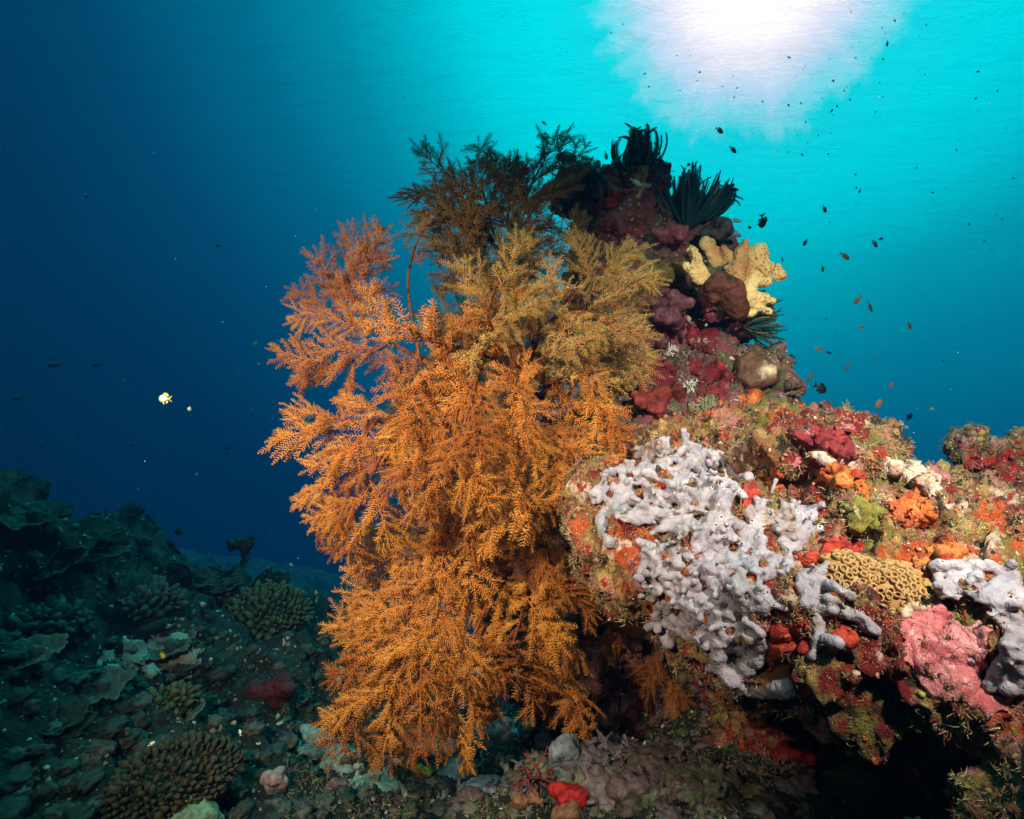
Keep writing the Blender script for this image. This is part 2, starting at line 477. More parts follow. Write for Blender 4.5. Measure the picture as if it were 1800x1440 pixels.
BV, BF = rock(mb, .006, 3.0, [('f', 5, .030), ('r', 10, .026), ('w', 16, .024), ('r', 30, .012), ('w', 48, .007), ('f', 80, .004), ('h', 20, .025)])
BN = normals(BV, BF)
BOULDER = bvh(BV, BF)
m_boulder = reef_mat('boulder_growth', (.24, .105, .04),
    [((.40, .17, .12), 8, .52, .05, 1), ((.19, .15, .025), 7, .515, .05, 2), ((.42, .27, .09), 13, .55, .05, 10), ((.46, .075, .012), 6, .545, .03, 3), ((.20, .008, .008), 5.5, .54, .03, 4),
     ((.66, .46, .36), 11, .60, .04, 5), ((.52, .17, .18), 12, .60, .03, 6), ((.025, .016, .010), 26, .565, .04, 7), ((.34, .02, .010), 20, .59, .03, 8), ((.30, .24, .07), 34, .60, .05, 9)],
    fine=95, bstr=1.0, bdist=.015, up=((.24, .20, .06), .90), speck=((.75, .66, .45), 190, .22))
o = obj('boulder', new_mesh('boulder', BV - P(1500, 1400, 1.1), BF, m_boulder), loc=P(1500, 1400, 1.1))
tag(o, 'big foreground boulder crusted in red, orange and olive growth, overhanging on its left', 'rock')

# --- the pinnacle behind
mb = MB()
lumps_px(mb, [(1060, 340, 2.05, 62, 55, 44), (1120, 335, 2.05, 50, 50, 45), (1015, 345, 2.05, 36, 40, 36), (1100, 395, 2.05, 100, 60, 62), (1190, 400, 2.05, 66, 60, 40),
              (1160, 445, 2.1, 92, 80, 50), (1240, 425, 2.0, 34, 36, 28), (1170, 510, 2.1, 90, 80, 72), (1090, 470, 2.15, 70, 60, 90),
              (1165, 565, 2.0, 52, 50, 42), (1228, 590, 2.0, 52, 46, 46), (1140, 610, 2.0, 48, 44, 40), (1245, 655, 2.0, 66, 60, 60), (1170, 665, 1.98, 62, 60, 52),
              (1270, 520, 1.86, 44, 44, 38), (1300, 560, 2.0, 40, 40, 40), (1338, 655, 1.88, 48, 50, 50), (1335, 715, 1.92, 50, 60, 40), (1215, 735, 1.9, 110, 100, 46), (1130, 700, 1.95, 46, 50, 34),
              (1110, 560, 2.2, 110, 90, 120), (1150, 800, 2.0, 200, 150, 120), (1100, 950, 2.25, 200, 150, 170), (1180, 1120, 2.35, 220, 160, 200), (1000, 1050, 2.2, 160, 120, 220), (1380, 1000, 2.3, 200, 160, 260)])
PV, PF = rock(mb, .0105, 11.0, [('f', 4, .035), ('w', 6, .085), ('r', 12, .03), ('w', 18, .028), ('w', 40, .012), ('f', 50, .008), ('h', 9, .03)], 2)
PINN = bvh(PV, PF)
m_pin = reef_mat('pinnacle_growth', (.17, .09, .075),
    [((.22, .055, .075), 5, .48, .06, 1), ((.09, .10, .04), 6, .53, .05, 2), ((.28, .12, .14), 9, .58, .04, 3), ((.04, .035, .025), 10, .60, .05, 4),
     ((.40, .36, .30), 16, .64, .04, 5), ((.16, .02, .02), 8, .63, .03, 6), ((.12, .12, .08), 22, .58, .06, 7)],
    fine=50, bstr=.9, bdist=.015, up=((.09, .11, .06), .86), speck=((.6, .55, .45), 110, .25))
o = obj('pinnacle', new_mesh('pinnacle', PV - P(1200, 1150, 2.0), PF, m_pin), loc=P(1200, 1150, 2.0))
tag(o, 'tall purple-brown rock pinnacle rising behind the orange bush, topped with feather stars', 'rock')

# --- the small rock at the right edge
mb = MB()
lumps_px(mb, [(1712, 785, 1.6, 36, 36, 38), (1730, 795, 1.6, 28, 26, 34), (1795, 792, 1.58, 42, 36, 38), (1770, 832, 1.6, 55, 50, 30), (1850, 820, 1.6, 60, 50, 52), (1745, 858, 1.6, 48, 40, 30), (1800, 900, 1.6, 110, 60, 50)])
V, F = rock(mb, .009, 21.0, [('f', 6, .02), ('r', 14, .014), ('w', 22, .012), ('f', 60, .004)], 2)
m_small = reef_mat('small_rock_growth', (.30, .16, .07),
    [((.42, .02, .018), 6, .44, .04, 1), ((.60, .27, .28), 8, .54, .04, 2), ((.20, .15, .02), 8, .58, .05, 3), ((.06, .05, .03), 14, .6, .05, 4)],
    fine=60, bstr=.9, bdist=.012, up=((.14, .18, .08), .96), speck=((.6, .55, .4), 120, .25))
o = obj('rock', new_mesh('rock', V - P(1780, 900, 1.75), F, m_small), loc=P(1780, 900, 1.75))
tag(o, 'two-humped small rock with dark red crust standing beyond the boulder crest', 'rock')
# ------------------------------------------------------------------ black coral: bushes of feathery orange plumes
m_plume, t = mat('plume_orange')
a = t.n('ShaderNodeAttribute', attribute_name='col').outputs[0]
rnd = t.n('ShaderNodeObjectInfo').outputs['Random']
hs = t.n('ShaderNodeHueSaturation', {'Hue': t.n('ShaderNodeMapRange', {0: rnd, 1: 0.0, 2: 1.0, 3: .490, 4: .512}).outputs[0], 'Value': t.n('ShaderNodeMapRange', {0: rnd, 1: 0., 2: 1., 3: .72, 4: 1.15}).outputs[0], 'Color': a}).outputs[0]
p1 = t.n('ShaderNodeBsdfDiffuse', {0: hs}); p2 = t.n('ShaderNodeBsdfTranslucent', {0: hs})
t.n('ShaderNodeOutputMaterial', {0: t.n('ShaderNodeMixShader', {0: .42, 1: p1.outputs[0], 2: p2.outputs[0]}).outputs[0]})
m_stem, t = mat('stem_red_orange')
nz = t.n('ShaderNodeTexNoise', {'Vector': t.n('ShaderNodeTexCoord').outputs['Object'], 'Scale': 90.0, 'Detail': 4.0}).outputs[0]
finish(t, t.ramp(nz, [(.35, (.05, .012, .006)), (.6, (.22, .045, .010))]), .6, nz, .3, .5, .003)

C_AXIS = np.array((.55, .15, .022)); C_ROOT = np.array((.80, .225, .012)); C_TIP = np.array((.86, .61, .24))
def cones(mb, base, tip, r, c0, c1):
    """many thin tapering spikes at once"""
    n = len(base); d = tip - base; L = np.linalg.norm(d, axis=1)[:, None] + 1e-9; d = d / L
    a = np.where(np.abs(d[:, 2:3]) < .9, np.array((0, 0, 1.)), np.array((1., 0, 0)))
    x = np.cross(a, d); x /= np.linalg.norm(x, axis=1)[:, None]; y = np.cross(d, x)
    V = np.zeros((n, 4, 3))
    for k in range(3):
        V[:, k] = base + r * (math.cos(k * 2.094) * x + math.sin(k * 2.094) * y)
    V[:, 3] = tip
    i = np.arange(n)[:, None] * 4
    F = np.concatenate([i + np.array([[0, 1, 3]]), i + np.array([[1, 2, 3]]), i + np.array([[2, 0, 3]])])
    c = np.zeros((n, 4, 3)); c[:, :3] = c0; c[:, 3] = c1
    mb.add(V.reshape(-1, 3), F, c.reshape(-1, 3))

def brush(mb, pts, up, w, g, sp=.0078, rows=3):
    """a bottle-brush pinna along pts: rows of pinnules, each forked once"""
    pts = np.asarray(pts); seg = np.linalg.norm(np.diff(pts, axis=0), axis=1); L = seg.sum(); cum = np.r_[0, np.cumsum(seg)] / L
    n = max(4, int(L / sp)); u = (np.arange(n) + .5) / n
    tube(mb, pts, np.linspace(.0016, .0008, len(pts)), 4, C_AXIS)
    B0 = np.stack([np.interp(u, cum, pts[:, q]) for q in range(3)], 1)
    T = np.stack([np.interp(np.minimum(u + .05, 1), cum, pts[:, q]) - np.interp(np.maximum(u - .05, 0), cum, pts[:, q]) for q in range(3)], 1)
    T /= np.linalg.norm(T, axis=1)[:, None]
    S = np.cross(np.broadcast_to(up, T.shape), T); S /= np.linalg.norm(S, axis=1)[:, None]; U = np.cross(T, S)
    prof = np.sqrt(np.clip(1.02 - u ** 2.5, 0, 1)) * (.65 + .35 * np.minimum(u * 5, 1))
    angs = {4: (8, 172, 62, 118), 3: (2, 178, 75), 5: (8, 172, 62, 118, 270)}[rows]
    for k, ad in enumerate(angs):
        th = R(ad) + g.normal(0, .28, n); lat = np.cos(th)[:, None] * S + np.sin(th)[:, None] * U
        fw = g.normal(.50, .12, n)[:, None]
        d = T * fw + lat; d /= np.linalg.norm(d, axis=1)[:, None]
        ln = (w * prof * g.uniform(.6, 1.25, n) * (1.0 if k < 2 else .8))[:, None]
        tip = B0 + d * ln + T * ln * .12
        cones(mb, B0, tip, .0015, C_ROOT, C_TIP)
        fk = g.uniform(.3, .55, n)[:, None]; side = np.where(np.arange(n)[:, None] % 2, 1, -1)
        b2 = B0 + (tip - B0) * fk
        d2 = d + T * .55 + np.cross(d, lat + .3) * side * .4; d2 /= np.linalg.norm(d2, axis=1)[:, None]
        cones(mb, b2, b2 + d2 * ln * .5, .0011, C_ROOT, C_TIP)

def make_plume(seed, L=.21):
    g = np.random.default_rng(seed); mb = MB()
    n = 9; u = np.linspace(0, 1, n)
    bend = g.normal(0, .16); droop = g.uniform(.05, .3)
    ax = np.stack([u * L, bend * L * u ** 2, -droop * L * u ** 2], 1)
    tube(mb, ax, np.linspace(.0030, .0012, n), 5, C_AXIS)
    def at(s): return np.array([np.interp(s, u, ax[:, q]) for q in range(3)])
    up = np.array((0, 0, 1.))
    nb = 15
    for i in range(nb):
        s = .04 + .84 * i / nb + g.normal(0, .02); p = at(s)
        tg = at(min(s + .05, 1)) - at(max(s - .05, 0)); tg /= np.linalg.norm(tg)
        sd = 1 if i % 2 else -1
        ln = L * (.36 * math.sin(math.pi * min(.25 + .72 * s, 1)) + .09) * g.uniform(.55, 1.35)
        a = R(g.uniform(28, 68)); el = g.normal(.22, .42)
        lat = np.array((-tg[1], tg[0], 0.)) * sd
        d0 = tg * math.cos(a) + lat * math.sin(a) + up * el; d0 /= np.linalg.norm(d0)
        k = np.linspace(0, 1, 7)[:, None]
        cv = tg * g.normal(.18, .22) - up * g.uniform(0, .45) + lat * g.normal(0, .15)
        pts = p + d0 * ln * k + cv * ln * k ** 2
        brush(mb, pts, up + g.normal(0, .25, 3), g.uniform(.020, .028), g)
        if g.random() < .75:      # a shorter side shoot on the pinna
            j = int(g.integers(2, 4)); q = pts[j]; t2 = pts[j + 1] - pts[j]; t2 /= np.linalg.norm(t2)
            d1 = t2 * .8 + tg * g.choice([-.5, .6]) + up * g.normal(.1, .35); d1 /= np.linalg.norm(d1)
            l2 = ln * g.uniform(.4, .65); k = np.linspace(0, 1, 5)[:, None]
            brush(mb, q + d1 * l2 * k - up * .15 * l2 * k ** 2, up + g.normal(0, .25, 3), g.uniform(.017, .023), g)
    # leading shoot
    s = np.linspace(.62, 1.1, 6); pts = np.array([at(min(q, 1)) + (ax[-1] - ax[-2]) * max(q - 1, 0) * n for q in s])
    brush(mb, pts, up, .020, g)
    return mb.mesh('plume', m_plume, smooth=False)
PLUMES_ORANGE = [make_plume(40 + i) for i in range(9)]
C_AXIS = np.array((.42, .13, .025)); C_ROOT = np.array((.62, .28, .045)); C_TIP = np.array((.66, .66, .34))  # olive-tan copy of the plumes: greenish water light painted into their colour
PLUMES_GREENLIT = [make_plume(60 + i) for i in range(6)]
C_AXIS = np.array((.24, .085, .022)); C_ROOT = np.array((.34, .15, .035)); C_TIP = np.array((.38, .33, .13))  # brown copy of the plumes: weaker flash light painted in as darker colour
PLUMES_DIMMED = [make_plume(80 + i) for i in range(6)]

def place_plume(parent, org, base, d, nrm, L, g, PLUMES):
    x = np.asarray(d, float); x /= np.linalg.norm(x)
    z = np.asarray(nrm, float); z = z - x * z.dot(x); z /= np.linalg.norm(z); y = np.cross(z, x)
    o = obj('plume', PLUMES[int(g.integers(len(PLUMES)))], parent)
    s = L / .21; fl = 1 if g.random() < .5 else -1
    M = Matrix(((x[0] * s, y[0] * s * fl, z[0] * s, base[0] - org[0]), (x[1] * s, y[1] * s * fl, z[1] * s, base[1] - org[1]), (x[2] * s, y[2] * s * fl, z[2] * s, base[2] - org[2]), (0, 0, 0, 1)))
    o.matrix_local = M
    return o

def make_bush(name, root, limbs, label, seed, PLUMES=None):
    """limbs: (points (px,py,D), plume length px, spacing px, first, hang, thickness)"""
    PLUMES = PLUMES or PLUMES_ORANGE
    g = np.random.default_rng(seed)
    org = P(*root)
    t = thing(name, org, label, 'black coral')
    for (pts, Lpx, sp, first, hang, th) in limbs:
        q = np.array([P(*p) for p in pts])
        # smooth the limb
        m = len(q); uu = np.linspace(0, m - 1, (m - 1) * 5 + 1)
        ql = np.stack([np.interp(uu, np.arange(m), q[:, k]) for k in range(3)], 1)
        for _ in range(4):
            ql[1:-1] = .5 * ql[1:-1] + .25 * (ql[:-2] + ql[2:])
        mb = MB(); tube(mb, ql - org, np.linspace(th * .75, .0022, len(ql)), 7)
        br = obj('branch', mb.mesh('branch', m_stem), t)
        D = np.mean([p[2] for p in pts]); seg = np.linalg.norm(np.diff(ql, axis=0), axis=1); cum = np.r_[0, np.cumsum(seg)]; tot = cum[-1]
        L = Lpx * .001 * D
        s = tot * first; i = 0
        while s < tot * .97:
            p = np.array([np.interp(s, cum, ql[:, k]) for k in range(3)])
            p2 = np.array([np.interp(min(s + .03, tot), cum, ql[:, k]) for k in range(3)]); p1 = np.array([np.interp(max(s - .03, 0), cum, ql[:, k]) for k in range(3)])
            tg = (p2 - p1) / np.linalg.norm(p2 - p1)
            view = -p / np.linalg.norm(p)
            sd = 1 if i % 2 else -1
            lat = np.cross(view, tg); lat /= np.linalg.norm(lat)
            a = R(g.uniform(28, 58))
            d = tg * math.cos(a) + lat * sd * math.sin(a) + view * g.uniform(-.15, .55) + np.array((0, 0, -hang)) * g.uniform(.5, 1.3)
            nr = view * .9 + np.array((0, 0, .55)) + g.normal(0, .35, 3)
            place_plume(br, org, p, d, nr, L * g.uniform(.72, 1.15), g, PLUMES)
            s += sp * .001 * D * g.uniform(.8, 1.2); i += 1
        tg = ql[-1] - ql[-4]; view = -ql[-1] / np.linalg.norm(ql[-1])
        place_plume(br, org, ql[-3], tg / np.linalg.norm(tg) + view * .1, view + np.array((0, 0, .4)) + g.normal(0, .3, 3), L * .95, g, PLUMES)
    return t

TOP = [
 ([(965, 760, 1.74), (915, 600, 1.70), (890, 470, 1.66), (905, 400, 1.63), (930, 330, 1.6), (950, 295, 1.6)], 100, 26, .28, -.05, .011),
 ([(893, 480, 1.66), (850, 390, 1.63), (818, 330, 1.61), (800, 318, 1.6)], 100, 26, .2, 0, .007),
 ([(870, 420, 1.64), (850, 340, 1.62), (845, 315, 1.62)], 80, 30, .35, 0, .005),
 ([(915, 540, 1.70), (840, 470, 1.62), (800, 440, 1.6)], 115, 28, .2, .1, .006),
 ([(920, 520, 1.70), (955, 450, 1.68), (970, 435, 1.68)], 90, 30, .3, .1, .006),
 ([(905, 560, 1.70), (860, 520, 1.64), (830, 500, 1.62)], 115, 30, .2, .1, .006),
 ([(900, 420, 1.65), (935, 375, 1.64), (960, 335, 1.63)], 90, 26, .2, .05, .005),
 ([(900, 400, 1.64), (850, 390, 1.58), (825, 385, 1.58)], 95, 28, .2, .1, .005),
 ([(895, 450, 1.66), (830, 400, 1.62), (800, 385, 1.61)], 95, 28, .3, .1, .005),
 ([(900, 440, 1.66), (890, 390, 1.60), (895, 360, 1.6)], 90, 28, .2, .05, .005),
]
make_bush('black_coral', (965, 770, 1.77), TOP, 'tall feathery bush, topmost, standing behind the largest bush, dimness painted into its brown-green', 4, PLUMES_DIMMED)
UP = [
 ([(900, 740, 1.68), (770, 650, 1.52), (650, 580, 1.47), (605, 500, 1.45), (618, 465, 1.45)], 100, 38, .42, 0, .009),
 ([(650, 580, 1.47), (590, 555, 1.45), (570, 540, 1.45)], 85, 40, .4, 0, .005),
 ([(690, 600, 1.48), (610, 640, 1.46), (590, 645, 1.46)], 95, 38, .3, .1, .005),
 ([(740, 640, 1.5), (712, 500, 1.52), (730, 430, 1.54), (745, 405, 1.54)], 48, 60, .75, 0, .006),
 ([(870, 760, 1.55), (740, 740, 1.36), (640, 740, 1.31), (575, 750, 1.30)], 120, 36, .30, .1, .009),
 ([(660, 742, 1.31), (600, 820, 1.29), (575, 880, 1.29)], 105, 36, .3, .1, .006),
 ([(690, 760, 1.31), (640, 860, 1.28), (610, 925, 1.28)], 100, 38, .3, .1, .006),
 ([(890, 640, 1.48), (800, 600, 1.30), (745, 660, 1.25), (735, 780, 1.23), (742, 830, 1.23)], 120, 36, .25, .6, .009),
 ([(850, 610, 1.36), (830, 700, 1.22), (805, 780, 1.20), (825, 820, 1.20)], 115, 38, .25, .6, .007),
 ([(940, 680, 1.6), (1010, 660, 1.48), (1055, 690, 1.48), (1065, 715, 1.5)], 115, 36, .25, .6, .008),
 ([(930, 720, 1.55), (960, 760, 1.42), (1000, 790, 1.42)], 115, 38, .2, .6, .007),
 ([(900, 720, 1.5), (890, 760, 1.32), (900, 850, 1.32), (930, 880, 1.35)], 120, 38, .2, .6, .008),
 ([(830, 760, 1.45), (800, 860, 1.36), (790, 895, 1.36)], 105, 40, .2, .2, .006),
 ([(970, 720, 1.62), (960, 640, 1.58), (930, 590, 1.5), (900, 560, 1.42)], 120, 32, .1, .1, .008),
 ([(920, 650, 1.5), (905, 640, 1.36), (895, 660, 1.32), (905, 720, 1.30)], 120, 34, .25, .6, .007),
]
make_bush('black_coral', (960, 770, 1.75), UP, 'largest orange feathery bush, spreading in blue water left of the rock pinnacle', 5)
GREENLIT = [
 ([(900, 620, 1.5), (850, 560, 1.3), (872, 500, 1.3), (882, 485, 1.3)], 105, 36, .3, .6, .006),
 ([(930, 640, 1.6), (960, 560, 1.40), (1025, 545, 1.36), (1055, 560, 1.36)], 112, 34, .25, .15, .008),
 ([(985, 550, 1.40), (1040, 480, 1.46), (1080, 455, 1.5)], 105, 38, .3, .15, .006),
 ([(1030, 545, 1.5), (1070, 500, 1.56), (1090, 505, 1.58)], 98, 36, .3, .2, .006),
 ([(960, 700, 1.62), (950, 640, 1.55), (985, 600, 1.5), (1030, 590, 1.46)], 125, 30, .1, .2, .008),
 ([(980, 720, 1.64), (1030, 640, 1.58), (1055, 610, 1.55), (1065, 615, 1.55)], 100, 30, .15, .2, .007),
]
make_bush('black_coral', (950, 730, 1.74), GREENLIT, 'feathery bush spreading against the rock pinnacle, right of the largest bush, green water light painted into its olive-tan', 7, PLUMES_GREENLIT)
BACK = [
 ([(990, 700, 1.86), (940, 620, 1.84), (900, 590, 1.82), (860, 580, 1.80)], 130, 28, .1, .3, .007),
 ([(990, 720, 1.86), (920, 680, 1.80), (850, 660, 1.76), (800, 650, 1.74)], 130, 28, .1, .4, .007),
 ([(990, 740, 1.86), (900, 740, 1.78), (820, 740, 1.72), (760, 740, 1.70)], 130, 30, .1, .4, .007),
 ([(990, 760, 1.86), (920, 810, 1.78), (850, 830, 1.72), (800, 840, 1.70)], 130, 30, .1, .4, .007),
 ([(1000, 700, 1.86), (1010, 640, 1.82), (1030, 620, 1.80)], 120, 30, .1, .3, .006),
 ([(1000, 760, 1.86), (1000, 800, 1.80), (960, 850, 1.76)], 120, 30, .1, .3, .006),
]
make_bush('black_coral', (995, 740, 1.88), BACK, 'dim-painted brown feathery bush glimpsed in the gaps behind the largest orange bush', 21, PLUMES_DIMMED)
LOW = [
 ([(960, 960, 1.62), (860, 960, 1.5), (760, 985, 1.40), (690, 1030, 1.36), (655, 1070, 1.36)], 115, 36, .2, .4, .010),
 ([(820, 980, 1.45), (740, 1060, 1.33), (680, 1130, 1.31), (650, 1150, 1.31)], 115, 40, .2, .15, .007),
 ([(850, 990, 1.46), (760, 1110, 1.30), (680, 1200, 1.28), (630, 1240, 1.28)], 120, 36, .25, .45, .008),
 ([(860, 1000, 1.46), (790, 1130, 1.31), (720, 1230, 1.29), (695, 1265, 1.29)], 115, 40, .3, .2, .007),
 ([(880, 1010, 1.48), (830, 1120, 1.36), (800, 1210, 1.33), (805, 1260, 1.33)], 110, 42, .3, .2, .007),
 ([(930, 980, 1.55), (920, 1080, 1.42), (890, 1160, 1.40), (880, 1190, 1.40)], 115, 40, .2, .2, .007),
 ([(950, 970, 1.58), (985, 1050, 1.48), (985, 1090, 1.47)], 105, 40, .2, .2, .006),
 ([(950, 990, 1.58), (975, 1130, 1.50), (990, 1210, 1.50)], 105, 42, .3, .2, .006),
 ([(960, 860, 1.72), (860, 900, 1.66), (760, 935, 1.62), (720, 945, 1.6)], 115, 34, .1, .25, .007),
 ([(960, 880, 1.72), (900, 960, 1.64), (850, 1000, 1.6)], 115, 34, .1, .25, .007),
 ([(900, 930, 1.55), (820, 930, 1.44), (760, 960, 1.40)], 110, 40, .2, .2, .006),
 ([(950, 900, 1.6), (960, 960, 1.5), (965, 1000, 1.48)], 105, 36, .1, .2, .006),
]
make_bush('black_coral', (960, 950, 1.65), LOW, 'lower orange feathery bush drooping over the seabed below the largest bush', 9)
SHD = [
 ([(1110, 960, 2.0), (1080, 1060, 1.95), (1070, 1120, 1.93)], 75, 50, .3, .3, .006),
 ([(1110, 960, 2.0), (1140, 1090, 1.92), (1160, 1170, 1.90), (1180, 1215, 1.88)], 75, 52, .3, .3, .006),
]
make_bush('black_coral', (1110, 950, 2.02), SHD, 'dim brown feathery bush in the shade under the boulder overhang', 13)
# ------------------------------------------------------------------ growth on the rocks
def sm(a, b, x): 
    t_ = np.clip((x - a) / (b - a), 0, 1); return t_ * t_ * (3 - 2 * t_)

m_lav, t = mat('lavender_sponge_skin')
co = t.n('ShaderNodeTexCoord').outputs['Object']
n1 = t.n('ShaderNodeTexNoise', {'Vector': co, 'Scale': 28.0, 'Detail': 4.0, 'Roughness': .6}).outputs[0]
n2 = t.n('ShaderNodeTexNoise', {'Vector': co, 'Scale': 11.0, 'Detail': 5.0, 'Roughness': .7}).outputs[0]
n3 = t.n('ShaderNodeTexNoise', {'Vector': co, 'Scale': 260.0, 'Detail': 3.0}).outputs[0]
col = t.ramp(n1, [(.3, (.19, .155, .19)), (.52, (.295, .26, .30)), (.72, (.39, .355, .39))])
col = t.mix(t.n('ShaderNodeMapRange', {0: n2, 1: .57, 2: .66}).outputs[0], col, (.20, .13, .09, 1))
pores = t.math('ADD', t.n('ShaderNodeTexVoronoi', {'Vector': co, 'Scale': 58.0}).outputs[0], t.n('ShaderNodeMapRange', {0: t.n('ShaderNodeTexNoise', {'Vector': co, 'Scale': 30.0}).outputs[0], 1: .46, 2: .56, 3: .25, 4: 0.0}).outputs[0])
col = t.mix(t.n('ShaderNodeMapRange', {0: pores, 1: .24, 2: .19}).outputs[0], col, (.46, .43, .46, 1))
col = t.mix(t.n('ShaderNodeMapRange', {0: pores, 1: .14, 2: .10}).outputs[0], col, (.03, .025, .03, 1))
pit = t.n('ShaderNodeMapRange', {0: pores, 1: .10, 2: .18}).outputs[0]
finish(t, col, .6, t.math('ADD', t.math('ADD', n3, pit), t.math('MULTIPLY', n1, 1.5)), .3, .5, .005, **{'Subsurface Weight': .15, 'Subsurface Radius': (.01, .006, .006), 'Subsurface Scale': .5})

def on_boulder(px, py, tree=None):
    return hit(tree or BOULDER, px, py)
def sponge(paths, loose, label, name='lavender_sponge', voxel=.0023, seed=1):
    """paths: polylines (px,py,r px); loose: polygons filled with a net of lobes"""
    g = np.random.default_rng(seed); mb = MB(); pore = []
    def lobe(a, b, ra, rb):
        ha, hb = on_boulder(*a), on_boulder(*b)
        if ha is None or hb is None or np.linalg.norm(ha[0] - hb[0]) > .16: return
        da, db = np.linalg.norm(ha[0]), np.linalg.norm(hb[0])
        ra *= .001 * da; rb *= .001 * db
        capsule(mb, ha[0] + ha[1] * ra * .75, hb[0] + hb[1] * rb * g.uniform(.5, 1.1), ra, rb)
    for path in paths:
        for (a, b) in zip(path[:-1], path[1:]):
            lobe(a[:2], b[:2], a[2], b[2])
    for (poly, gap, rlo, rhi, link) in loose:
        poly = np.array(poly, float); lo, hi = poly.min(0), poly.max(0); pts = []
        for _ in range(6000):
            q = g.uniform(lo, hi)
            if inpoly(poly, q[0:1], q[1:2])[0] and all((q[0] - a) ** 2 + ((q[1] - b) * 1.25) ** 2 > gap ** 2 for a, b, _r in pts):
                pts.append((q[0], q[1], g.uniform(rlo, rhi)))
        pts = np.array(pts)
        for i in range(len(pts)):
            d = np.hypot(pts[:, 0] - pts[i, 0], pts[:, 1] - pts[i, 1]); near_ = np.argsort(d)[1:6]
            k = 0
            for j in near_:
                if d[j] < gap * 1.75 and g.random() < link:
                    lobe(pts[i, :2], pts[j, :2], pts[i, 2], pts[j, 2]); k += 1
            h = on_boulder(*pts[i, :2])
            if h is None: continue
            r = pts[i, 2] * .001 * np.linalg.norm(h[0])
            u = g.random()
            if u < .6:     # a finger standing off the crust
                for _k in range(int(g.integers(1, 4))):
                    dirn = h[1] + g.normal(0, .75, 3); dirn /= np.linalg.norm(dirn)
                    capsule(mb, h[0] + h[1] * r * .5, h[0] + h[1] * r * .5 + dirn * r * g.uniform(1.3, 3.3), r * .78, r * g.uniform(.5, .72))
            else:
                ellipsoid(mb, h[0] + h[1] * r * .6, np.array((1.2, 1.2, .9)) * r)
    V, F = fuse(mb, voxel, 1)
    V = V + normals(V, F) * (fbm(V, 60, 3) * .0032 + fbm(V, 20, 2) * .004)[:, None]
    org = V.mean(0)
    return tag(obj(name, new_mesh(name, V - org, F, m_lav), loc=org), label, 'sponge')

MAIN_POLYS = [
 ([(1035, 872), (1062, 832), (1118, 808), (1132, 780), (1165, 766), (1222, 782), (1268, 798), (1287, 822), (1325, 846), (1300, 862), (1270, 900), (1290, 950), (1240, 960), (1200, 935), (1140, 930), (1105, 915), (1060, 905)], 16, 5, 8, .52),
 ([(1330, 872), (1372, 868), (1385, 890), (1440, 892), (1435, 932), (1400, 962), (1385, 1010), (1350, 1030), (1300, 1000), (1250, 990), (1200, 960), (1180, 930), (1250, 920), (1300, 905)], 16.5, 5, 8.5, .5),
 ([(1130, 965), (1200, 955), (1300, 1000), (1350, 1030), (1345, 1080), (1290, 1090), (1230, 1075), (1190, 1050), (1130, 1060), (1115, 1010)], 16.5, 5, 8, .5),
 ([(1150, 1065), (1190, 1050), (1240, 1085), (1330, 1090), (1340, 1130), (1300, 1145), (1270, 1185), (1240, 1130), (1200, 1118), (1150, 1090)], 18, 5, 8, .48),
]
MAIN_PATHS = [
 [(1055, 905, 9), (1058, 935, 10), (1072, 955, 9)], [(1100, 910, 9), (1130, 900, 10), (1165, 905, 9)],
 [(1260, 1130, 11), (1262, 1170, 12), (1290, 1195, 12), (1320, 1205, 12), (1385, 1216, 13)], [(1330, 1120, 10), (1318, 1150, 12), (1300, 1185, 12)],
 [(1345, 1130, 9), (1352, 1160, 10)], [(1150, 1080, 8), (1145, 1100, 9)], [(1170, 1115, 7), (1176, 1125, 9)], [(1285, 1180, 10), (1296, 1225, 9)],
 [(1385, 940, 10), (1425, 905, 9), (1446, 893, 6)], [(1395, 965, 10), (1430, 935, 9), (1440, 930, 8)], [(1270, 870, 11), (1272, 895, 13)],
]
sponge(MAIN_PATHS, MAIN_POLYS, 'large lavender sponge of knobbly fused lobes covering the left flank of the boulder', seed=3)
sponge([[(1451, 995, 6.6), (1448, 1028, 7.4), (1470, 1040, 7.4), (1491, 1047, 6.6)], [(1404, 1021, 9.8), (1415, 1050, 10.7), (1440, 1062, 9.0), (1474, 1069, 8.2), (1512, 1078, 9.0), (1526, 1102, 9.0), (1533, 1118, 8.2)],
        [(1437, 1070, 8.2), (1437, 1092, 8.2), (1432, 1125, 9.0), (1424, 1152, 8.2)], [(1436, 1126, 6.6), (1455, 1124, 5.7), (1470, 1132, 6.6)]], [([(1400, 1005), (1440, 1000), (1455, 1040), (1480, 1060), (1440, 1085), (1405, 1060)], 17, 4.5, 7, .5)],
       'narrow branching lavender sponge just left of and below the tan star coral', seed=4)
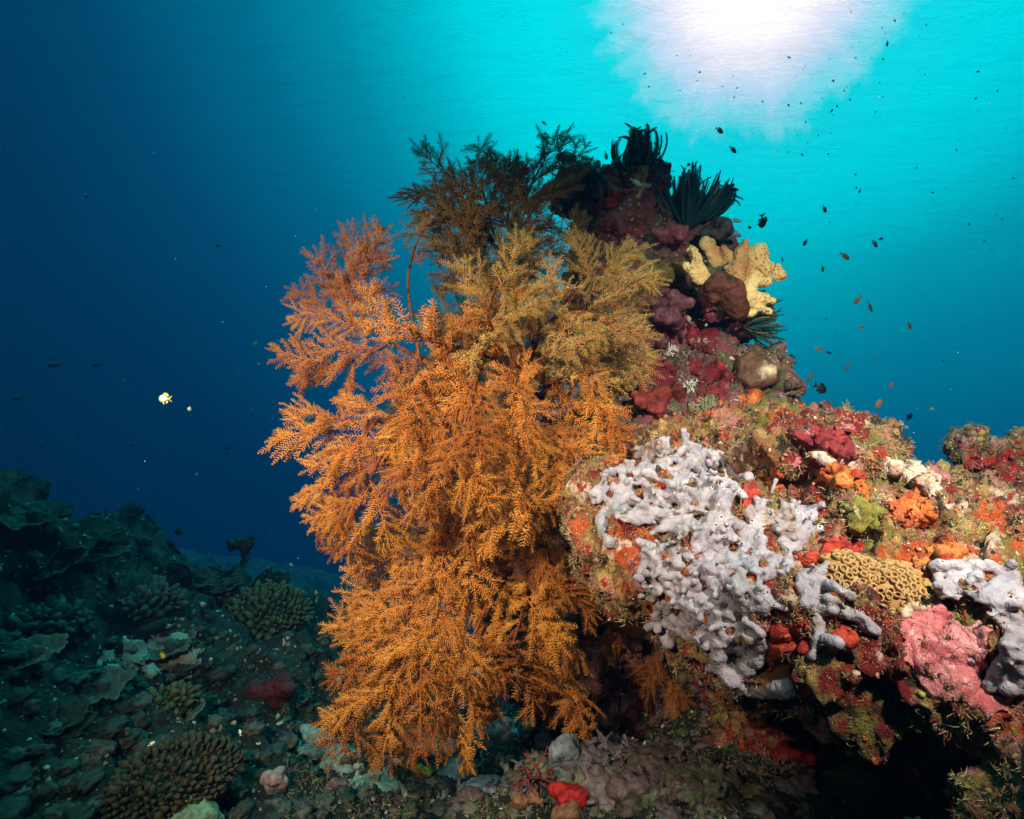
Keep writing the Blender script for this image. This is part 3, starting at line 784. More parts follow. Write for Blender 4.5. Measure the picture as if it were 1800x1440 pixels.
sponge([[(1648, 993, 6.5), (1672, 995, 7.2), (1705, 990, 7.9), (1742, 998, 7.9)], [(1642, 1022, 5.8), (1672, 1028, 9.4), (1680, 1044, 10.1), (1700, 1020, 7.2), (1722, 1012, 7.9)],
        [(1718, 1025, 7.2), (1730, 1045, 8.6), (1760, 1055, 9.4), (1790, 1035, 10.1), (1800, 1070, 9.4)], [(1742, 1060, 8.6), (1768, 1085, 10.1), (1792, 1110, 10.1), (1780, 1150, 10.1), (1762, 1185, 10.1), (1740, 1212, 7.2)],
        [(1795, 1110, 9.4), (1800, 1160, 9.4), (1790, 1205, 7.9)], [(1768, 1175, 8.6), (1768, 1215, 7.2)], [(1775, 1020, 8.6), (1800, 1040, 8.6)]], [([(1645, 990), (1740, 990), (1800, 1040), (1800, 1200), (1770, 1215), (1745, 1205), (1770, 1120), (1735, 1060), (1660, 1045)], 19, 5, 8, .4)],
       'pale lavender sponge spilling down the right edge beside the pink crust', seed=5)
sponge([[(1705, 1160, 8), (1712, 1157, 6)]], [], 'small lone lavender knob sitting on the pink crust', voxel=.002, seed=6)

def crust(name, polys, material, thick, label, cat, step=4, bump=.3, seed=0, tree=None, holes=0, even=0):
    """a crust of growth lying on the rock: thick in the middle, its rim tucked into the rock"""
    g = np.random.default_rng(seed); mb = MB()
    tr = tree or BOULDER
    for poly in polys:
        poly = np.array(poly, float); lo, hi = poly.min(0) - 6, poly.max(0) + 6
        nx = int((hi[0] - lo[0]) / step) + 2; ny = int((hi[1] - lo[1]) / step) + 2
        X, Y = np.meshgrid(lo[0] + np.arange(nx) * step, lo[1] + np.arange(ny) * step)
        jx = X + 13 * fbm(np.stack([X.ravel(), Y.ravel(), X.ravel() * 0 + seed], 1), .035, 3).reshape(X.shape)
        jy = Y + 13 * fbm(np.stack([X.ravel(), Y.ravel(), X.ravel() * 0 + seed + 9], 1), .035, 3).reshape(X.shape)
        ins = inpoly(poly, jx, jy); d = polydist(poly, jx, jy); d = np.where(ins, d, -d)
        idx = -np.ones(X.shape, int); vs = []; base = []
        for a in range(ny):
            for b in range(nx):
                if d[a, b] > -step * 1.5:
                    h = hit(tr, X[a, b], Y[a, b])
                    if h is None: continue
                    q = min(max((d[a, b] + step * 1.5) / 12.0, 0), 1) ** .5
                    idx[a, b] = len(vs); vs.append(h[0] + h[1] * (thick * q - thick * .35)); base.append(h[1] * thick * .5 * q)
        vs = np.array(vs); base = np.array(base)
        F = []
        for a in range(ny - 1):
            for b in range(nx - 1):
                q = [idx[a, b], idx[a + 1, b], idx[a + 1, b + 1], idx[a, b + 1]]
                if min(q) >= 0 and np.ptp(vs[q], axis=0).max() < .07: F.append(q)
        F = np.array(F)
        if len(F) == 0: continue
        if even: vs = relax(vs, F, even) * .75 + vs * .25
        vs += base * (fbm(vs, 60, 4, .6) * bump * 2.2 + fbm(vs, 18, 2) * bump)[:, None]
        if holes:
            w_ = worley(vs, holes); vs -= base * (1.6 * np.clip(.30 - w_, 0, 1) / .30)[:, None]
        # close it underneath with a skin sunk into the rock
        n = len(vs); low = vs - base * 2.2 - np.array([0, -.004, 0])
        E = {}
        for q in F:
            for i in range(4):
                e = (q[i], q[(i + 1) % 4]); E[e] = 1
        side = [[b_, a_, a_ + n, b_ + n] for (a_, b_) in E if (b_, a_) not in E]
        mb.add(np.concatenate([vs, low]), np.concatenate([F, F[:, ::-1] + n, np.array(side)]))
    v, f, c = mb.arrays(); v, f = biggest(v, f); org = v.mean(0)
    return tag(obj(name, new_mesh(name, v - org, f, material), loc=org), label, cat)

m_pink = reef_mat('pink_crust', (.58, .16, .17), [((.68, .26, .27), 16, .5, .08, 1), ((.46, .09, .10), 22, .54, .05, 2), ((.70, .45, .36), 30, .66, .03, 3), ((.10, .02, .02), 42, .68, .03, 4), ((.55, .16, .06), 12, .66, .06, 5)], fine=95, bstr=1.0, bdist=.007, speck=((.8, .7, .6), 130, .2))
m_red = reef_mat('red_sponge_crust', (.34, .02, .014), [((.48, .05, .02), 18, .52, .07, 1), ((.14, .008, .01), 24, .56, .05, 2), ((.55, .14, .03), 30, .64, .04, 3)], fine=90, bstr=.9, bdist=.008, rough=.5)
m_orange = reef_mat('orange_sponge_crust', (.52, .12, .02), [((.60, .22, .05), 18, .55, .07, 1), ((.34, .04, .015), 20, .53, .05, 2), ((.6, .42, .25), 34, .64, .04, 3)], fine=90, bstr=.9, bdist=.008, rough=.55)
m_cream = reef_mat('cream_crust', (.62, .46, .36), [((.72, .58, .48), 20, .52, .07, 1), ((.52, .26, .22), 16, .55, .06, 2), ((.35, .30, .15), 26, .62, .05, 3)], fine=90, bstr=.9, bdist=.008)
m_maroon = reef_mat('maroon_crust', (.18, .014, .02), [((.30, .03, .03), 16, .53, .06, 1), ((.07, .008, .012), 20, .55, .05, 2), ((.42, .16, .16), 34, .64, .03, 3)], fine=80, bstr=.9, bdist=.01, rough=.5)
m_olive = reef_mat('olive_mat', (.20, .17, .025), [((.30, .24, .05), 20, .54, .06, 1), ((.10, .10, .03), 22, .54, .06, 2), ((.5, .42, .2), 40, .64, .04, 3)], fine=110, bstr=1.0, bdist=.008)
m_sand = reef_mat('beige_crust', (.46, .31, .22), [((.55, .42, .30), 20, .5, .1, 1)], fine=120, bstr=.5, bdist=.003, speck=((.06, .02, .015), 200, .25))

crust('pink_crust', [[(1572, 1095), (1600, 1078), (1640, 1048), (1668, 1055), (1690, 1100), (1722, 1085), (1748, 1105), (1742, 1150), (1730, 1195), (1738, 1222), (1780, 1215), (1795, 1226), (1772, 1258), (1725, 1278), (1700, 1255), (1690, 1228), (1648, 1238), (1612, 1205), (1588, 1160)]], m_pink, .012, 'rose pink pitted crust spread over the right front of the boulder', 'coralline crust', step=3, holes=34, seed=2, bump=.12, even=40)
crust('beige_crust', [[(1575, 1075), (1605, 1058), (1638, 1052), (1628, 1072), (1600, 1084)]], m_sand, .008, 'smooth beige crust between the tan star coral and pink crust', 'crust', seed=3, bump=.1)
REDS = [
 ('red_sponge', [[(1392, 755), (1430, 748), (1470, 752), (1500, 775), (1502, 800), (1460, 795), (1420, 780), (1398, 772)]], m_maroon, .022, 'wide maroon crust draped over the boulder crest', 11),
 ('red_sponge', [[(1420, 716), (1440, 709), (1458, 716), (1456, 730), (1424, 730)]], m_maroon, .016, 'little dark red cap on the highest point of the boulder', 12),
 ('orange_sponge', [[(1335, 835), (1372, 828), (1388, 845), (1362, 862), (1338, 858)]], m_orange, .014, 'small orange crust right of the top of the large lavender sponge', 13),
 ('orange_sponge', [[(1438, 832), (1480, 816), (1512, 830), (1530, 858), (1520, 874), (1480, 850), (1450, 852)]], m_orange, .016, 'long curved orange crust below the maroon crest crust', 14),
 ('orange_sponge', [[(1560, 880), (1612, 868), (1642, 890), (1640, 915), (1600, 925), (1570, 912)]], m_orange, .02, 'broad rust orange crust on the right slope of the boulder', 15),
 ('red_sponge', [[(1300, 862), (1330, 850), (1338, 868), (1318, 886), (1296, 880)]], m_red, .012, 'bright red crust notched into the right edge of the large lavender sponge', 16),
 ('red_sponge', [[(1400, 975), (1440, 965), (1492, 940), (1512, 958), (1490, 985), (1450, 990), (1415, 995)]], m_red, .014, 'bright red crust above the tan star coral', 17),
 ('red_sponge', [[(1358, 1110), (1400, 1088), (1424, 1100), (1420, 1140), (1380, 1160), (1350, 1175), (1340, 1150)]], m_red, .012, 'blood red crust under the large lavender sponge on the overhang rim', 18),
 ('red_sponge', [[(1468, 1112), (1495, 1098), (1505, 1120), (1490, 1138), (1472, 1130)]], m_red, .010, 'small red crust hemmed in by the narrow lavender sponge', 19),
 ('cream_crust', [[(1560, 810), (1600, 802), (1640, 830), (1660, 862), (1630, 868), (1590, 838), (1560, 832)]], m_cream, .016, 'cream and pink crust on the right shoulder of the boulder', 20),
 ('olive_mat', [[(1480, 885), (1530, 878), (1560, 905), (1552, 935), (1510, 945), (1488, 925)]], m_olive, .016, 'mustard olive mat in the middle of the boulder', 21),
 ('pink_patch', [[(1425, 800), (1480, 805), (1500, 815), (1450, 818)]], m_cream, .010, 'narrow pink crust strip between maroon and orange crusts', 22),
 ('orange_sponge', [[(1610, 985), (1640, 965), (1690, 960), (1720, 975), (1650, 988)]], m_orange, .012, 'flat orange crust above the pale lavender sponge', 23),
]
for (nm, polys, mt, th, lab, sd) in REDS:
    crust(nm, polys, mt, th, lab, nm.split('_')[-1] if 'sponge' in nm else 'crust', seed=sd)

for (px_, polys, mt, th, lab, sd) in [
 (0, [[(1135, 540), (1170, 525), (1195, 545), (1188, 580), (1160, 600), (1135, 585)]], m_maroon, .016, 'maroon crust on the left of the pinnacle beside the bush tips', 41),
 (0, [[(1205, 560), (1245, 550), (1262, 580), (1250, 615), (1215, 610)]], m_maroon, .012, 'dull maroon crust in the middle of the pinnacle under the rusty dome', 42),
 (0, [[(1120, 640), (1160, 630), (1190, 650), (1180, 680), (1130, 675)]], m_maroon, .018, 'deep maroon crust low on the left of the pinnacle', 43),
 (0, [[(1215, 640), (1262, 630), (1285, 665), (1270, 700), (1225, 690)]], m_maroon, .014, 'brown maroon crust low in the middle of the pinnacle', 44),
 (0, [[(1295, 690), (1325, 680), (1345, 705), (1320, 725), (1298, 715)]], m_orange, .010, 'rust orange crust under the round pale-spotted lump', 45),
 (0, [[(1150, 470), (1195, 460), (1220, 480), (1190, 500), (1155, 495)]], m_olive, .012, 'dark olive mat on the neck of the pinnacle', 46),
]:
    crust('rock_crust', polys, mt, th, lab, 'crust', seed=sd, tree=PINN, step=5)

# star coral: two tan cushions of cup-shaped polyps
m_star = attr_mat('star_coral_tan', .55, 160., .3, .002, .2)
def star_coral(px, py, rpx, sq, n, label, seed):
    g = np.random.default_rng(seed); h = on_boulder(px, py); c, nr = h
    nr = nr * .6 + np.array((-.1, -.6, .35)); nr /= np.linalg.norm(nr)
    r = rpx * .001 * np.linalg.norm(c); x, y, z = frame_of(nr); M = np.stack([x, y, z])
    org = c - nr * r * .15
    t = thing('star_coral', org, label, 'coral')
    b = MB(); v = ICO_V * np.array((r, r * sq, r * .55)); v = v * (1 + .10 * fbm(v + seed, 30, 2))[:, None]
    b.add(v @ M, ICO_F, (.30, .16, .05)); obj('base', b.mesh('base', m_star), t)
    mb = MB()
    for i in range(n):
        ph = math.acos(1 - (i + .5) / n * .98); th = i * 2.39996 + g.normal(0, .12)
        d = np.array((math.sin(ph) * math.cos(th), math.sin(ph) * math.sin(th), math.cos(ph)))
        p = d * np.array((r, r * sq, r * .55)) * (1 + .10 * fbm((d * np.array((r, r * sq, r * .55)) + seed)[None], 30, 2)[0])
        nn = d / np.array((r, r * sq, r * .55)); nn /= np.linalg.norm(nn)
        a, bb, _ = frame_of(nn + g.normal(0, .12, 3)); k = 12; an = np.arange(k) * 2 * math.pi / k
        e = g.uniform(.8, 1.25); R0 = r * 1.30 / math.sqrt(n) * g.uniform(.8, 1.08); hgt = R0 * g.uniform(.7, 1.3)
        rings = [(1.05, -.3, (.15, .07, .025)), (1.0, .5, (.28, .15, .05)), (.82, .92, (.38, .23, .09)), (.60, .86, (.32, .17, .055)), (.46, .30, (.09, .035, .01)), (.18, .12, (.17, .085, .03))]
        V = []; Cc = []
        for (q, hh, cc) in rings:
            V.append(p + nn * hh * hgt + q * R0 * (np.cos(an)[:, None] * a * e + np.sin(an)[:, None] * bb / e)); Cc.append(np.tile(cc, (k, 1)))
        V.append((p + nn * .3 * hgt)[None]); Cc.append(np.array([(.40, .25, .08)]))
        F = [[j * k + q, j * k + (q + 1) % k, (j + 1) * k + (q + 1) % k, (j + 1) * k + q] for j in range(len(rings) - 1) for q in range(k)]
        F = [q2 for q in F for q2 in ([q[0], q[1], q[2]], [q[0], q[2], q[3]])] + [[(len(rings) - 1) * k + q, (len(rings) - 1) * k + (q + 1) % k, len(rings) * k] for q in range(k)]
        mb.add(np.concatenate(V) @ np.eye(3) if False else np.concatenate([q @ M for q in V]), np.array(F), np.concatenate(Cc))
    o = obj('polyp_cups', mb.mesh('polyp_cups', m_star), t); o['kind'] = 'stuff'
star_coral(1504, 1022, 47, .95, 92, 'tan star coral cushion with cup polyps, the left one of the touching pair', 1)
star_coral(1584, 1040, 47, .86, 104, 'tan star coral cushion with cup polyps, the right one of the touching pair', 2)

# ------------------------------------------------------------------ turf, crumbs and fringes
m_turf = attr_mat('turf_blades', .7, 60., .1, .001, .25)
def sample(V, F, n, g, keep):
    c = V[F].mean(1); a = V[F[:, 0]]; b = V[F[:, 1]]; d = V[F[:, 3]] if F.shape[1] == 4 else V[F[:, 2]]
    nr = np.cross(b - a, d - a); ar = np.linalg.norm(nr, axis=1); nr /= ar[:, None] + 1e-12
    pr = ar * keep(c, nr); pr /= pr.sum()
    i = g.choice(len(F), n, p=pr)
    q = c[i] + (b[i] - a[i]) * g.uniform(-.5, .5, (n, 1)) + (d[i] - a[i]) * g.uniform(-.5, .5, (n, 1))
    return q, nr[i]
def turf(name, V, F, n, palette, hlo, hhi, g, keep, blades=7, wid=.0006, lay=.9):
    p, nr = sample(V, F, n, g, keep); mb = MB()
    pal = np.array(palette); ci = g.integers(len(pal), size=n); sz = g.uniform(hlo, hhi, n) * np.clip(np.linalg.norm(p, axis=1), .55, 1.3)
    for k in range(blades):
        d = nr + g.normal(0, lay, (n, 3)); d /= np.linalg.norm(d, axis=1)[:, None]
        b = p + g.normal(0, .003, (n, 3)) - nr * .003
        ln = (sz * g.uniform(.5, 1.1, n))[:, None]
        mid = b + d * ln * .6; tip = mid + (d + g.normal(0, .6, (n, 3))) * ln * .5
        c = pal[ci] * g.uniform(.6, 1.3, (n, 1))
        side = np.cross(d, g.normal(0, 1, (n, 3))); side /= np.linalg.norm(side, axis=1)[:, None]
        w_ = wid * g.uniform(.7, 1.4, (n, 1))
        nrm2 = np.cross(d, side)
        V4 = np.stack([b + side * w_, b - side * w_ * .5 + nrm2 * w_ * .8, b - side * w_ * .5 - nrm2 * w_ * .8, mid + side * w_ * .8, mid - side * w_ * .4 + nrm2 * w_ * .7, mid - side * w_ * .4 - nrm2 * w_ * .7, tip], 1)
        f = np.array([[0, 1, 4], [0, 4, 3], [1, 2, 5], [1, 5, 4], [2, 0, 3], [2, 3, 5], [3, 4, 6], [4, 5, 6], [5, 3, 6]])
        mb.add(V4.reshape(-1, 3), (np.arange(n)[:, None, None] * 7 + f).reshape(-1, 3), np.repeat(c, 7, 0))
    o = obj(name, mb.mesh(name, m_turf)); o['kind'] = 'stuff'; return o
m_crumb = attr_mat('crumb_growth', .65, 220., .5, .002, .4)
def crumbs(name, V, F, n, palette, rlo, rhi, g, keep, flat=.6):
    p, nr = sample(V, F, n, g, keep); mb = MB(); pal = np.array(palette)
    nv = len(ICO1_V)
    for i0 in range(0, n, 500):
        m_ = min(500, n - i0)
        s = np.exp(g.uniform(np.log(rlo), np.log(rhi), (m_, 1, 1)))
        d = g.normal(0, 1, (m_, 3)); v = ICO1_V[None] * s * (1 + g.normal(0, .33, (m_, nv, 1))) * g.uniform(.6, 1.3, (m_, 1, 3))
        q = nr[i0:i0 + m_, None, :]
        v = v - q * (v * q).sum(2, keepdims=True) * (1 - flat)
        v = v + p[i0:i0 + m_, None] + q * s * .2
        c = np.repeat(pal[g.integers(len(pal), size=m_)] * g.uniform(.6, 1.2, (m_, 1)), nv, 0)
        mb.add(v.reshape(-1, 3), (np.arange(m_)[:, None, None] * nv + ICO1_F).reshape(-1, 3), c)
    o = obj(name, mb.mesh(name, m_crumb)); o['kind'] = 'stuff'; return o
def facing(c, n):
    v = -c / np.linalg.norm(c, axis=1)[:, None]
    px = 900 + 1000 * c[:, 0] / np.maximum(c[:, 1], .05); py = 720 - 1000 * c[:, 2] / np.maximum(c[:, 1], .05)
    return ((n * v).sum(1) > -.25) * (px > 850) * (px < 1950) * (py < 1550) / np.maximum((c * c).sum(1), 1.1)
g = np.random.default_rng(77)
crumbs('crust_crumbs', BV, BF, 2800, [(.40, .27, .13), (.40, .08, .04), (.42, .15, .12), (.28, .22, .05), (.34, .20, .11), (.12, .08, .03), (.42, .06, .02), (.56, .46, .32), (.20, .16, .06)], .0014, .0052, g, lambda c, n: facing(c, n))
turf('algae_turf', BV, BF, 9000, [(.24, .20, .08), (.32, .22, .09), (.14, .11, .05), (.38, .27, .14), (.26, .10, .05), (.24, .23, .12)], .003, .010, g, lambda c, n: facing(c, n) * np.clip(n[:, 2] + .35, .05, 1) * (fbm(c, 9, 3) > -.12))
# pale brown fringe hanging on the overhang rim
turf('hydroid_fringe', BV, BF, 5200, [(.34, .25, .11), (.24, .16, .07), (.42, .34, .20), (.16, .09, .05), (.30, .12, .08)], .005, .016, g,
     lambda c, n: facing(c, n) * (n[:, 2] < .15) * (fbm(c + 4, 7, 3) > -.05), blades=8, wid=.0009, lay=.9)
crumbs('crust_crumbs', PV, PF, 3200, [(.34, .28, .22), (.24, .08, .09), (.20, .06, .05), (.12, .12, .06), (.40, .36, .30), (.07, .05, .04), (.28, .12, .05)], .004, .014, g, lambda c, n: facing(c, n))
turf('algae_turf', PV, PF, 3000, [(.12, .13, .07), (.16, .14, .07), (.08, .09, .06), (.20, .18, .12)], .006, .020, g, lambda c, n: facing(c, n) * np.clip(n[:, 2] + .4, .05, 1), wid=.0012)
crumbs('crust_crumbs', V, F, 700, [(.45, .3, .25), (.30, .04, .03), (.3, .22, .06), (.16, .12, .06)], .003, .010, g, lambda c, n: facing(c, n))
turf('algae_turf', V, F, 1200, [(.16, .18, .08), (.24, .22, .09), (.12, .13, .07)], .005, .014, g, lambda c, n: facing(c, n) * np.clip(n[:, 2] + .3, .05, 1), wid=.0009)
# ------------------------------------------------------------------ soft and stony corals on the pinnacle
m_leather, t = mat('leather_coral_skin')
co = t.n('ShaderNodeTexCoord').outputs['Object']
n1 = t.n('ShaderNodeTexNoise', {'Vector': co, 'Scale': 9.0, 'Detail': 4.0}).outputs[0]
vd = t.n('ShaderNodeTexVoronoi', {'Vector': co, 'Scale': 120.0}).outputs[0]
n2 = t.n('ShaderNodeTexNoise', {'Vector': co, 'Scale': 14.0, 'Detail': 3.0}).outputs[0]
a = t.n('ShaderNodeAttribute', attribute_name='col').outputs[0]
col = t.mix(t.n('ShaderNodeMapRange', {0: n1, 1: .45, 2: .65}).outputs[0], a, t.mix(1.0, a, (.8, .68, .6, 1), 'MULTIPLY'))
dots = t.math('MULTIPLY', t.n('ShaderNodeMapRange', {0: vd, 1: .42, 2: .22}).outputs[0], t.n('ShaderNodeMapRange', {0: n2, 1: .42, 2: .55}).outputs[0])
col = t.mix(dots, col, (.20, .12, .03, 1))
finish(t, col, .7, t.math('SUBTRACT', n1, vd), .3, .5, .006)
LD = 1.765
def lobes(name, rows, label, cat, material, voxel, colfn, D=LD, bump=.006, parent=None):
    mb = MB()
    for (x0, y0, d0, r0, x1, y1, d1, r1) in rows:
        capsule(mb, P(x0, y0, D + d0), P(x1, y1, D + d1), r0 * .001 * D, r1 * .001 * D)
    V, F = fuse(mb, voxel, 3); V = V + normals(V, F) * (fbm(V, 40, 3) * bump + fbm(V, 14, 2) * bump * 1.6)[:, None]
    org = V.mean(0); o = obj(name, new_mesh(name, V - org, F, material, col=colfn(V)), parent, loc=org)
    return tag(o, label, cat)
def leath(V):
    px = 900 + 1000 * V[:, 0] / V[:, 1]; k = sm(1240, 1262, px) * sm(1326, 1312, px) * sm(500, 480, 720 - 1000 * V[:, 2] / V[:, 1])
    k = np.clip(k + .5 * fbm(V, 12, 3), 0, 1)[:, None]
    return np.array((.74, .58, .24)) * (1 - k) + np.array((.46, .26, .10)) * k
lobes('leather_coral', [(1241, 492, .02, 12.6, 1215, 440, 0, 11.2), (1232, 492, .02, 9.2, 1203, 466, 0, 7.7), (1264, 478, .05, 11.8, 1246, 430, .05, 11.2), (1258, 440, .05, 7.6, 1240, 424, .05, 7.7),
    (1294, 486, 0, 18.5, 1306, 436, 0, 13.8), (1306, 436, 0, 12.6, 1311, 424, 0, 7.7), (1285, 470, .02, 13.4, 1274, 440, .03, 8.6),
    (1322, 470, 0, 10.1, 1333, 448, 0, 17.2), (1333, 448, 0, 18.5, 1346, 468, -.01, 17.2), (1330, 440, .01, 11.8, 1340, 438, .01, 11.2), (1345, 478, 0, 10.1, 1366, 482, 0, 10.3), (1366, 470, 0, 8.4, 1374, 480, -.01, 9.5), (1320, 490, 0, 11.8, 1345, 496, 0, 6.9),
    (1312, 520, 0, 15.1, 1318, 490, 0, 13.8), (1320, 524, 0, 14.3, 1345, 526, 0, 10.3), (1345, 522, 0, 7.6, 1358, 529, 0, 6.0), (1330, 535, 0, 10.1, 1350, 548, 0, 6.0), (1308, 545, .02, 12.6, 1322, 550, .01, 7.7), (1275, 490, .05, 16.8, 1310, 520, .05, 15.5)],
    'mustard yellow leather coral with thick knobbly lobes on the right side of the pinnacle', 'soft coral', m_leather, .0038, leath)
m_blob = attr_mat('sponge_skin', .65, 55., .9, .010, .6)
def const(c, v=.25): return lambda V: np.array(c)[None] * (1 + v * fbm(V, 20, 3))[:, None]
def knobs(x, y, rx, ry, n, r0, r1, g, d=.12):
    out = []
    for _ in range(n):
        a, b = x + g.normal(0, rx), y + g.normal(0, ry); r = g.uniform(r0, r1); dd = g.uniform(-d, -d * .5)
        out.append((a, b, dd, r, a + g.normal(0, r * .5), b - g.uniform(0, r), dd - .02, r * .9))
    return out
g = np.random.default_rng(5)
lobes('orange_sponge', knobs(1080, 330, 20, 22, 26, 6, 10, g), 'dark orange knobbly sponge near the top of the pinnacle', 'sponge', m_blob, .006, const((.34, .07, .02)), D=2.02)
lobes('button_coral', knobs(1122, 315, 10, 18, 22, 5, 8, g), 'pale tan cluster of round buttons under the topmost feather star', 'coral', m_blob, .005, const((.46, .36, .17)), D=2.02)
lobes('grey_sponge', knobs(1035, 300, 20, 8, 16, 5, 9, g), 'whitish grey knobbly sponge on the upper left rim of the pinnacle', 'sponge', m_blob, .006, const((.36, .32, .30), .5), D=2.02)
lobes('dome_sponge', [(1258, 503, .02, 24, 1280, 508, .02, 26), (1288, 522, .02, 24, 1298, 545, .04, 20), (1245, 512, .04, 16, 1255, 515, .03, 20)], 'smooth rusty brown dome beneath the leather coral', 'sponge', m_blob, .006, const((.10, .03, .014), .6), D=1.74)
lobes('knob_rock', [(1335, 645, 0, 26, 1345, 655, 0, 28), (1318, 640, .02, 24, 1325, 660, 0, 28)], 'round lump with a pale bald spot on the right of the pinnacle', 'sponge', m_blob, .006,
      lambda V: (lambda k: np.array((.62, .50, .33)) * k + np.array((.12, .06, .035)) * (1 - k))(np.clip(1.5 - np.linalg.norm(V - P(1352, 650, 1.74), axis=1) / .022 + .5 * fbm(V, 40, 3), 0, 1)[:, None]), D=1.79)
lobes('pink_sponge', knobs(1178, 412, 16, 9, 14, 7, 11, g), 'dusty pink lump below the big dark feather star', 'sponge', m_blob, .006, const((.20, .065, .065)), D=1.98)
lobes('black_sponge', knobs(1255, 412, 12, 9, 12, 8, 12, g), 'blackish lumps between the big feather star and leather coral', 'sponge', m_blob, .006, const((.05, .045, .035)), D=1.95)
lobes('red_sponge', knobs(1150, 700, 26, 10, 16, 8, 14, g), 'orange-red lumpy sponge at the foot of the pinnacle beside the bush', 'sponge', m_blob, .006, const((.20, .028, .018), .6), D=1.88)
lobes('purple_rock_crust', knobs(1172, 548, 14, 18, 16, 10, 15, g), 'mauve pink crusted lump in the middle of the pinnacle', 'sponge', m_blob, .007, const((.15, .055, .065), .5), D=1.94)

# ------------------------------------------------------------------ feather stars
m_arm, t = mat('feather_star_arm')
a = t.n('ShaderNodeAttribute', attribute_name='col').outputs[0]
t.n('ShaderNodeOutputMaterial', {0: t.n('ShaderNodeMixShader', {0: .45, 1: t.n('ShaderNodeBsdfDiffuse', {0: a}).outputs[0], 2: t.n('ShaderNodeBsdfTranslucent', {0: a}).outputs[0]}).outputs[0]})
def star_arm(seed, L, curl, pin, c_ax, c_pin):
    g = np.random.default_rng(seed); mb = MB(); n = 22; u = np.linspace(0, 1, n)
    ang = np.cumsum(np.r_[0, np.full(n - 1, 1.0)] * curl * (.25 + 1.6 * u ** 2) / n)     # bends out of the plane towards the tip
    seg = L / (n - 1); wz = g.normal(0, .12)
    pts = np.zeros((n, 3))
    for i in range(1, n):
        a = ang[i]; pts[i] = pts[i - 1] + seg * np.array((math.cos(a), wz * math.sin(3 * u[i] + seed), math.sin(a)))
    tube(mb, pts, np.linspace(.0042, .0016, n), 5, c_ax)
    m = int(L / .0030); uu = np.linspace(.05, .99, m)
    B = np.stack([np.interp(uu, u, pts[:, q]) for q in range(3)], 1)
    T = np.stack([np.interp(np.minimum(uu + .03, 1), u, pts[:, q]) - np.interp(uu - .03, u, pts[:, q]) for q in range(3)], 1); T /= np.linalg.norm(T, axis=1)[:, None]
    for sd in (1, -1):
        d = T * .55 + np.array((0, sd, 0)) + np.cross(T, (0, 1, 0)) * .35 * g.normal(.6, .3, (m, 1)); d /= np.linalg.norm(d, axis=1)[:, None]
        ln = (pin * np.sqrt(np.clip(1.03 - uu ** 3, 0, 1)) * g.uniform(.8, 1.1, m))[:, None]
        cones(mb, B, B + d * ln, .0015, c_pin, c_pin)
    return mb.mesh('arm', m_arm, smooth=False)
def feather_star(loc, axis, arms, n, spread, label, seed, body_r=.014, c=(.03, .05, .04), side=None, twist=(0, 6.283)):
    g = np.random.default_rng(seed); t = thing('feather_star', loc, label, 'feather star', 'feather stars on the pinnacle')
    mb = MB(); ellipsoid(mb, np.zeros(3), (body_r, body_r, body_r * .8), c); obj('disc', mb.mesh('disc', m_arm), t)
    ax = np.asarray(axis, float); ax /= np.linalg.norm(ax); X, Y, Z = frame_of(ax)
    for i in range(n):
        ph = twist[0] + (twist[1] - twist[0]) * (i + g.uniform(-.3, .3)) / n
        out = X * math.cos(ph) + Y * math.sin(ph); sp = g.uniform(*spread)
        x = out * math.sin(sp) + Z * math.cos(sp); x /= np.linalg.norm(x)
        z = Z - x * Z.dot(x); z = z / np.linalg.norm(z); y = np.cross(z, x); s = g.uniform(.8, 1.1)
        o = obj('arm', arms[i % len(arms)], t); b = out * body_r * .5
        o.matrix_local = Matrix(((x[0] * s, y[0] * s, z[0] * s, b[0]), (x[1] * s, y[1] * s, z[1] * s, b[1]), (x[2] * s, y[2] * s, z[2] * s, b[2]), (0, 0, 0, 1)))
    return t
DK = (.045, .15, .13); DK2 = (.03, .12, .11); YE = (.60, .62, .08); OC = (.34, .24, .06)
A1 = [star_arm(1 + q, L_, c_, .025, YE if q % 3 else DK, DK) for q, (L_, c_) in enumerate([(.165, 2.6), (.135, 3.3), (.18, 2.0), (.125, 2.9), (.155, 1.7), (.14, 3.7), (.17, 2.3)])]
feather_star(P(1116, 312, 1.97), (.05, -.35, 1), A1, 90, (.05, 1.35), 'round feather star with yellow-green arm lines perched on the pinnacle top', 1)
A2 = [star_arm(11, .19, .5, .017, DK2, DK2), star_arm(12, .20, .9, .017, DK2, DK2), star_arm(13, .18, 1.5, .017, DK2, DK2), star_arm(14, .19, .3, .017, OC, DK2)]
feather_star(P(1205, 404, 1.90), (.05, -.2, 1), A2, 84, (.02, 1.0), 'widest feather star, dark green, fanning upward on the right of the pinnacle top', 2)
A3 = [star_arm(21, .16, 2.6, .018, DK2, DK2), star_arm(22, .15, 2.0, .018, DK2, DK2)]
feather_star(P(1240, 385, 1.94), (.75, -.1, .9), A3, 34, (.05, .75), 'black curl-armed feather star at the right end of the widest feather star', 3)
A4 = [star_arm(31, .11, -.5, .010, DK, DK2), star_arm(32, .12, .6, .010, DK2, DK2), star_arm(33, .10, 1.6, .010, OC, DK2)]
feather_star(P(1312, 575, 1.83), (.75, -.45, -.05), A4, 44, (.1, 1.2), 'small dark feather star tucked under the leather coral', 4)
A5 = [star_arm(41, .13, -.8, .013, (.10, .11, .09), DK), star_arm(42, .12, .5, .013, DK, DK2)]
feather_star(P(1028, 345, 1.95), (-.2, -.6, .5), A5, 50, (.2, 1.45), 'dim grey-green feather star on the left face of the pinnacle top', 5)

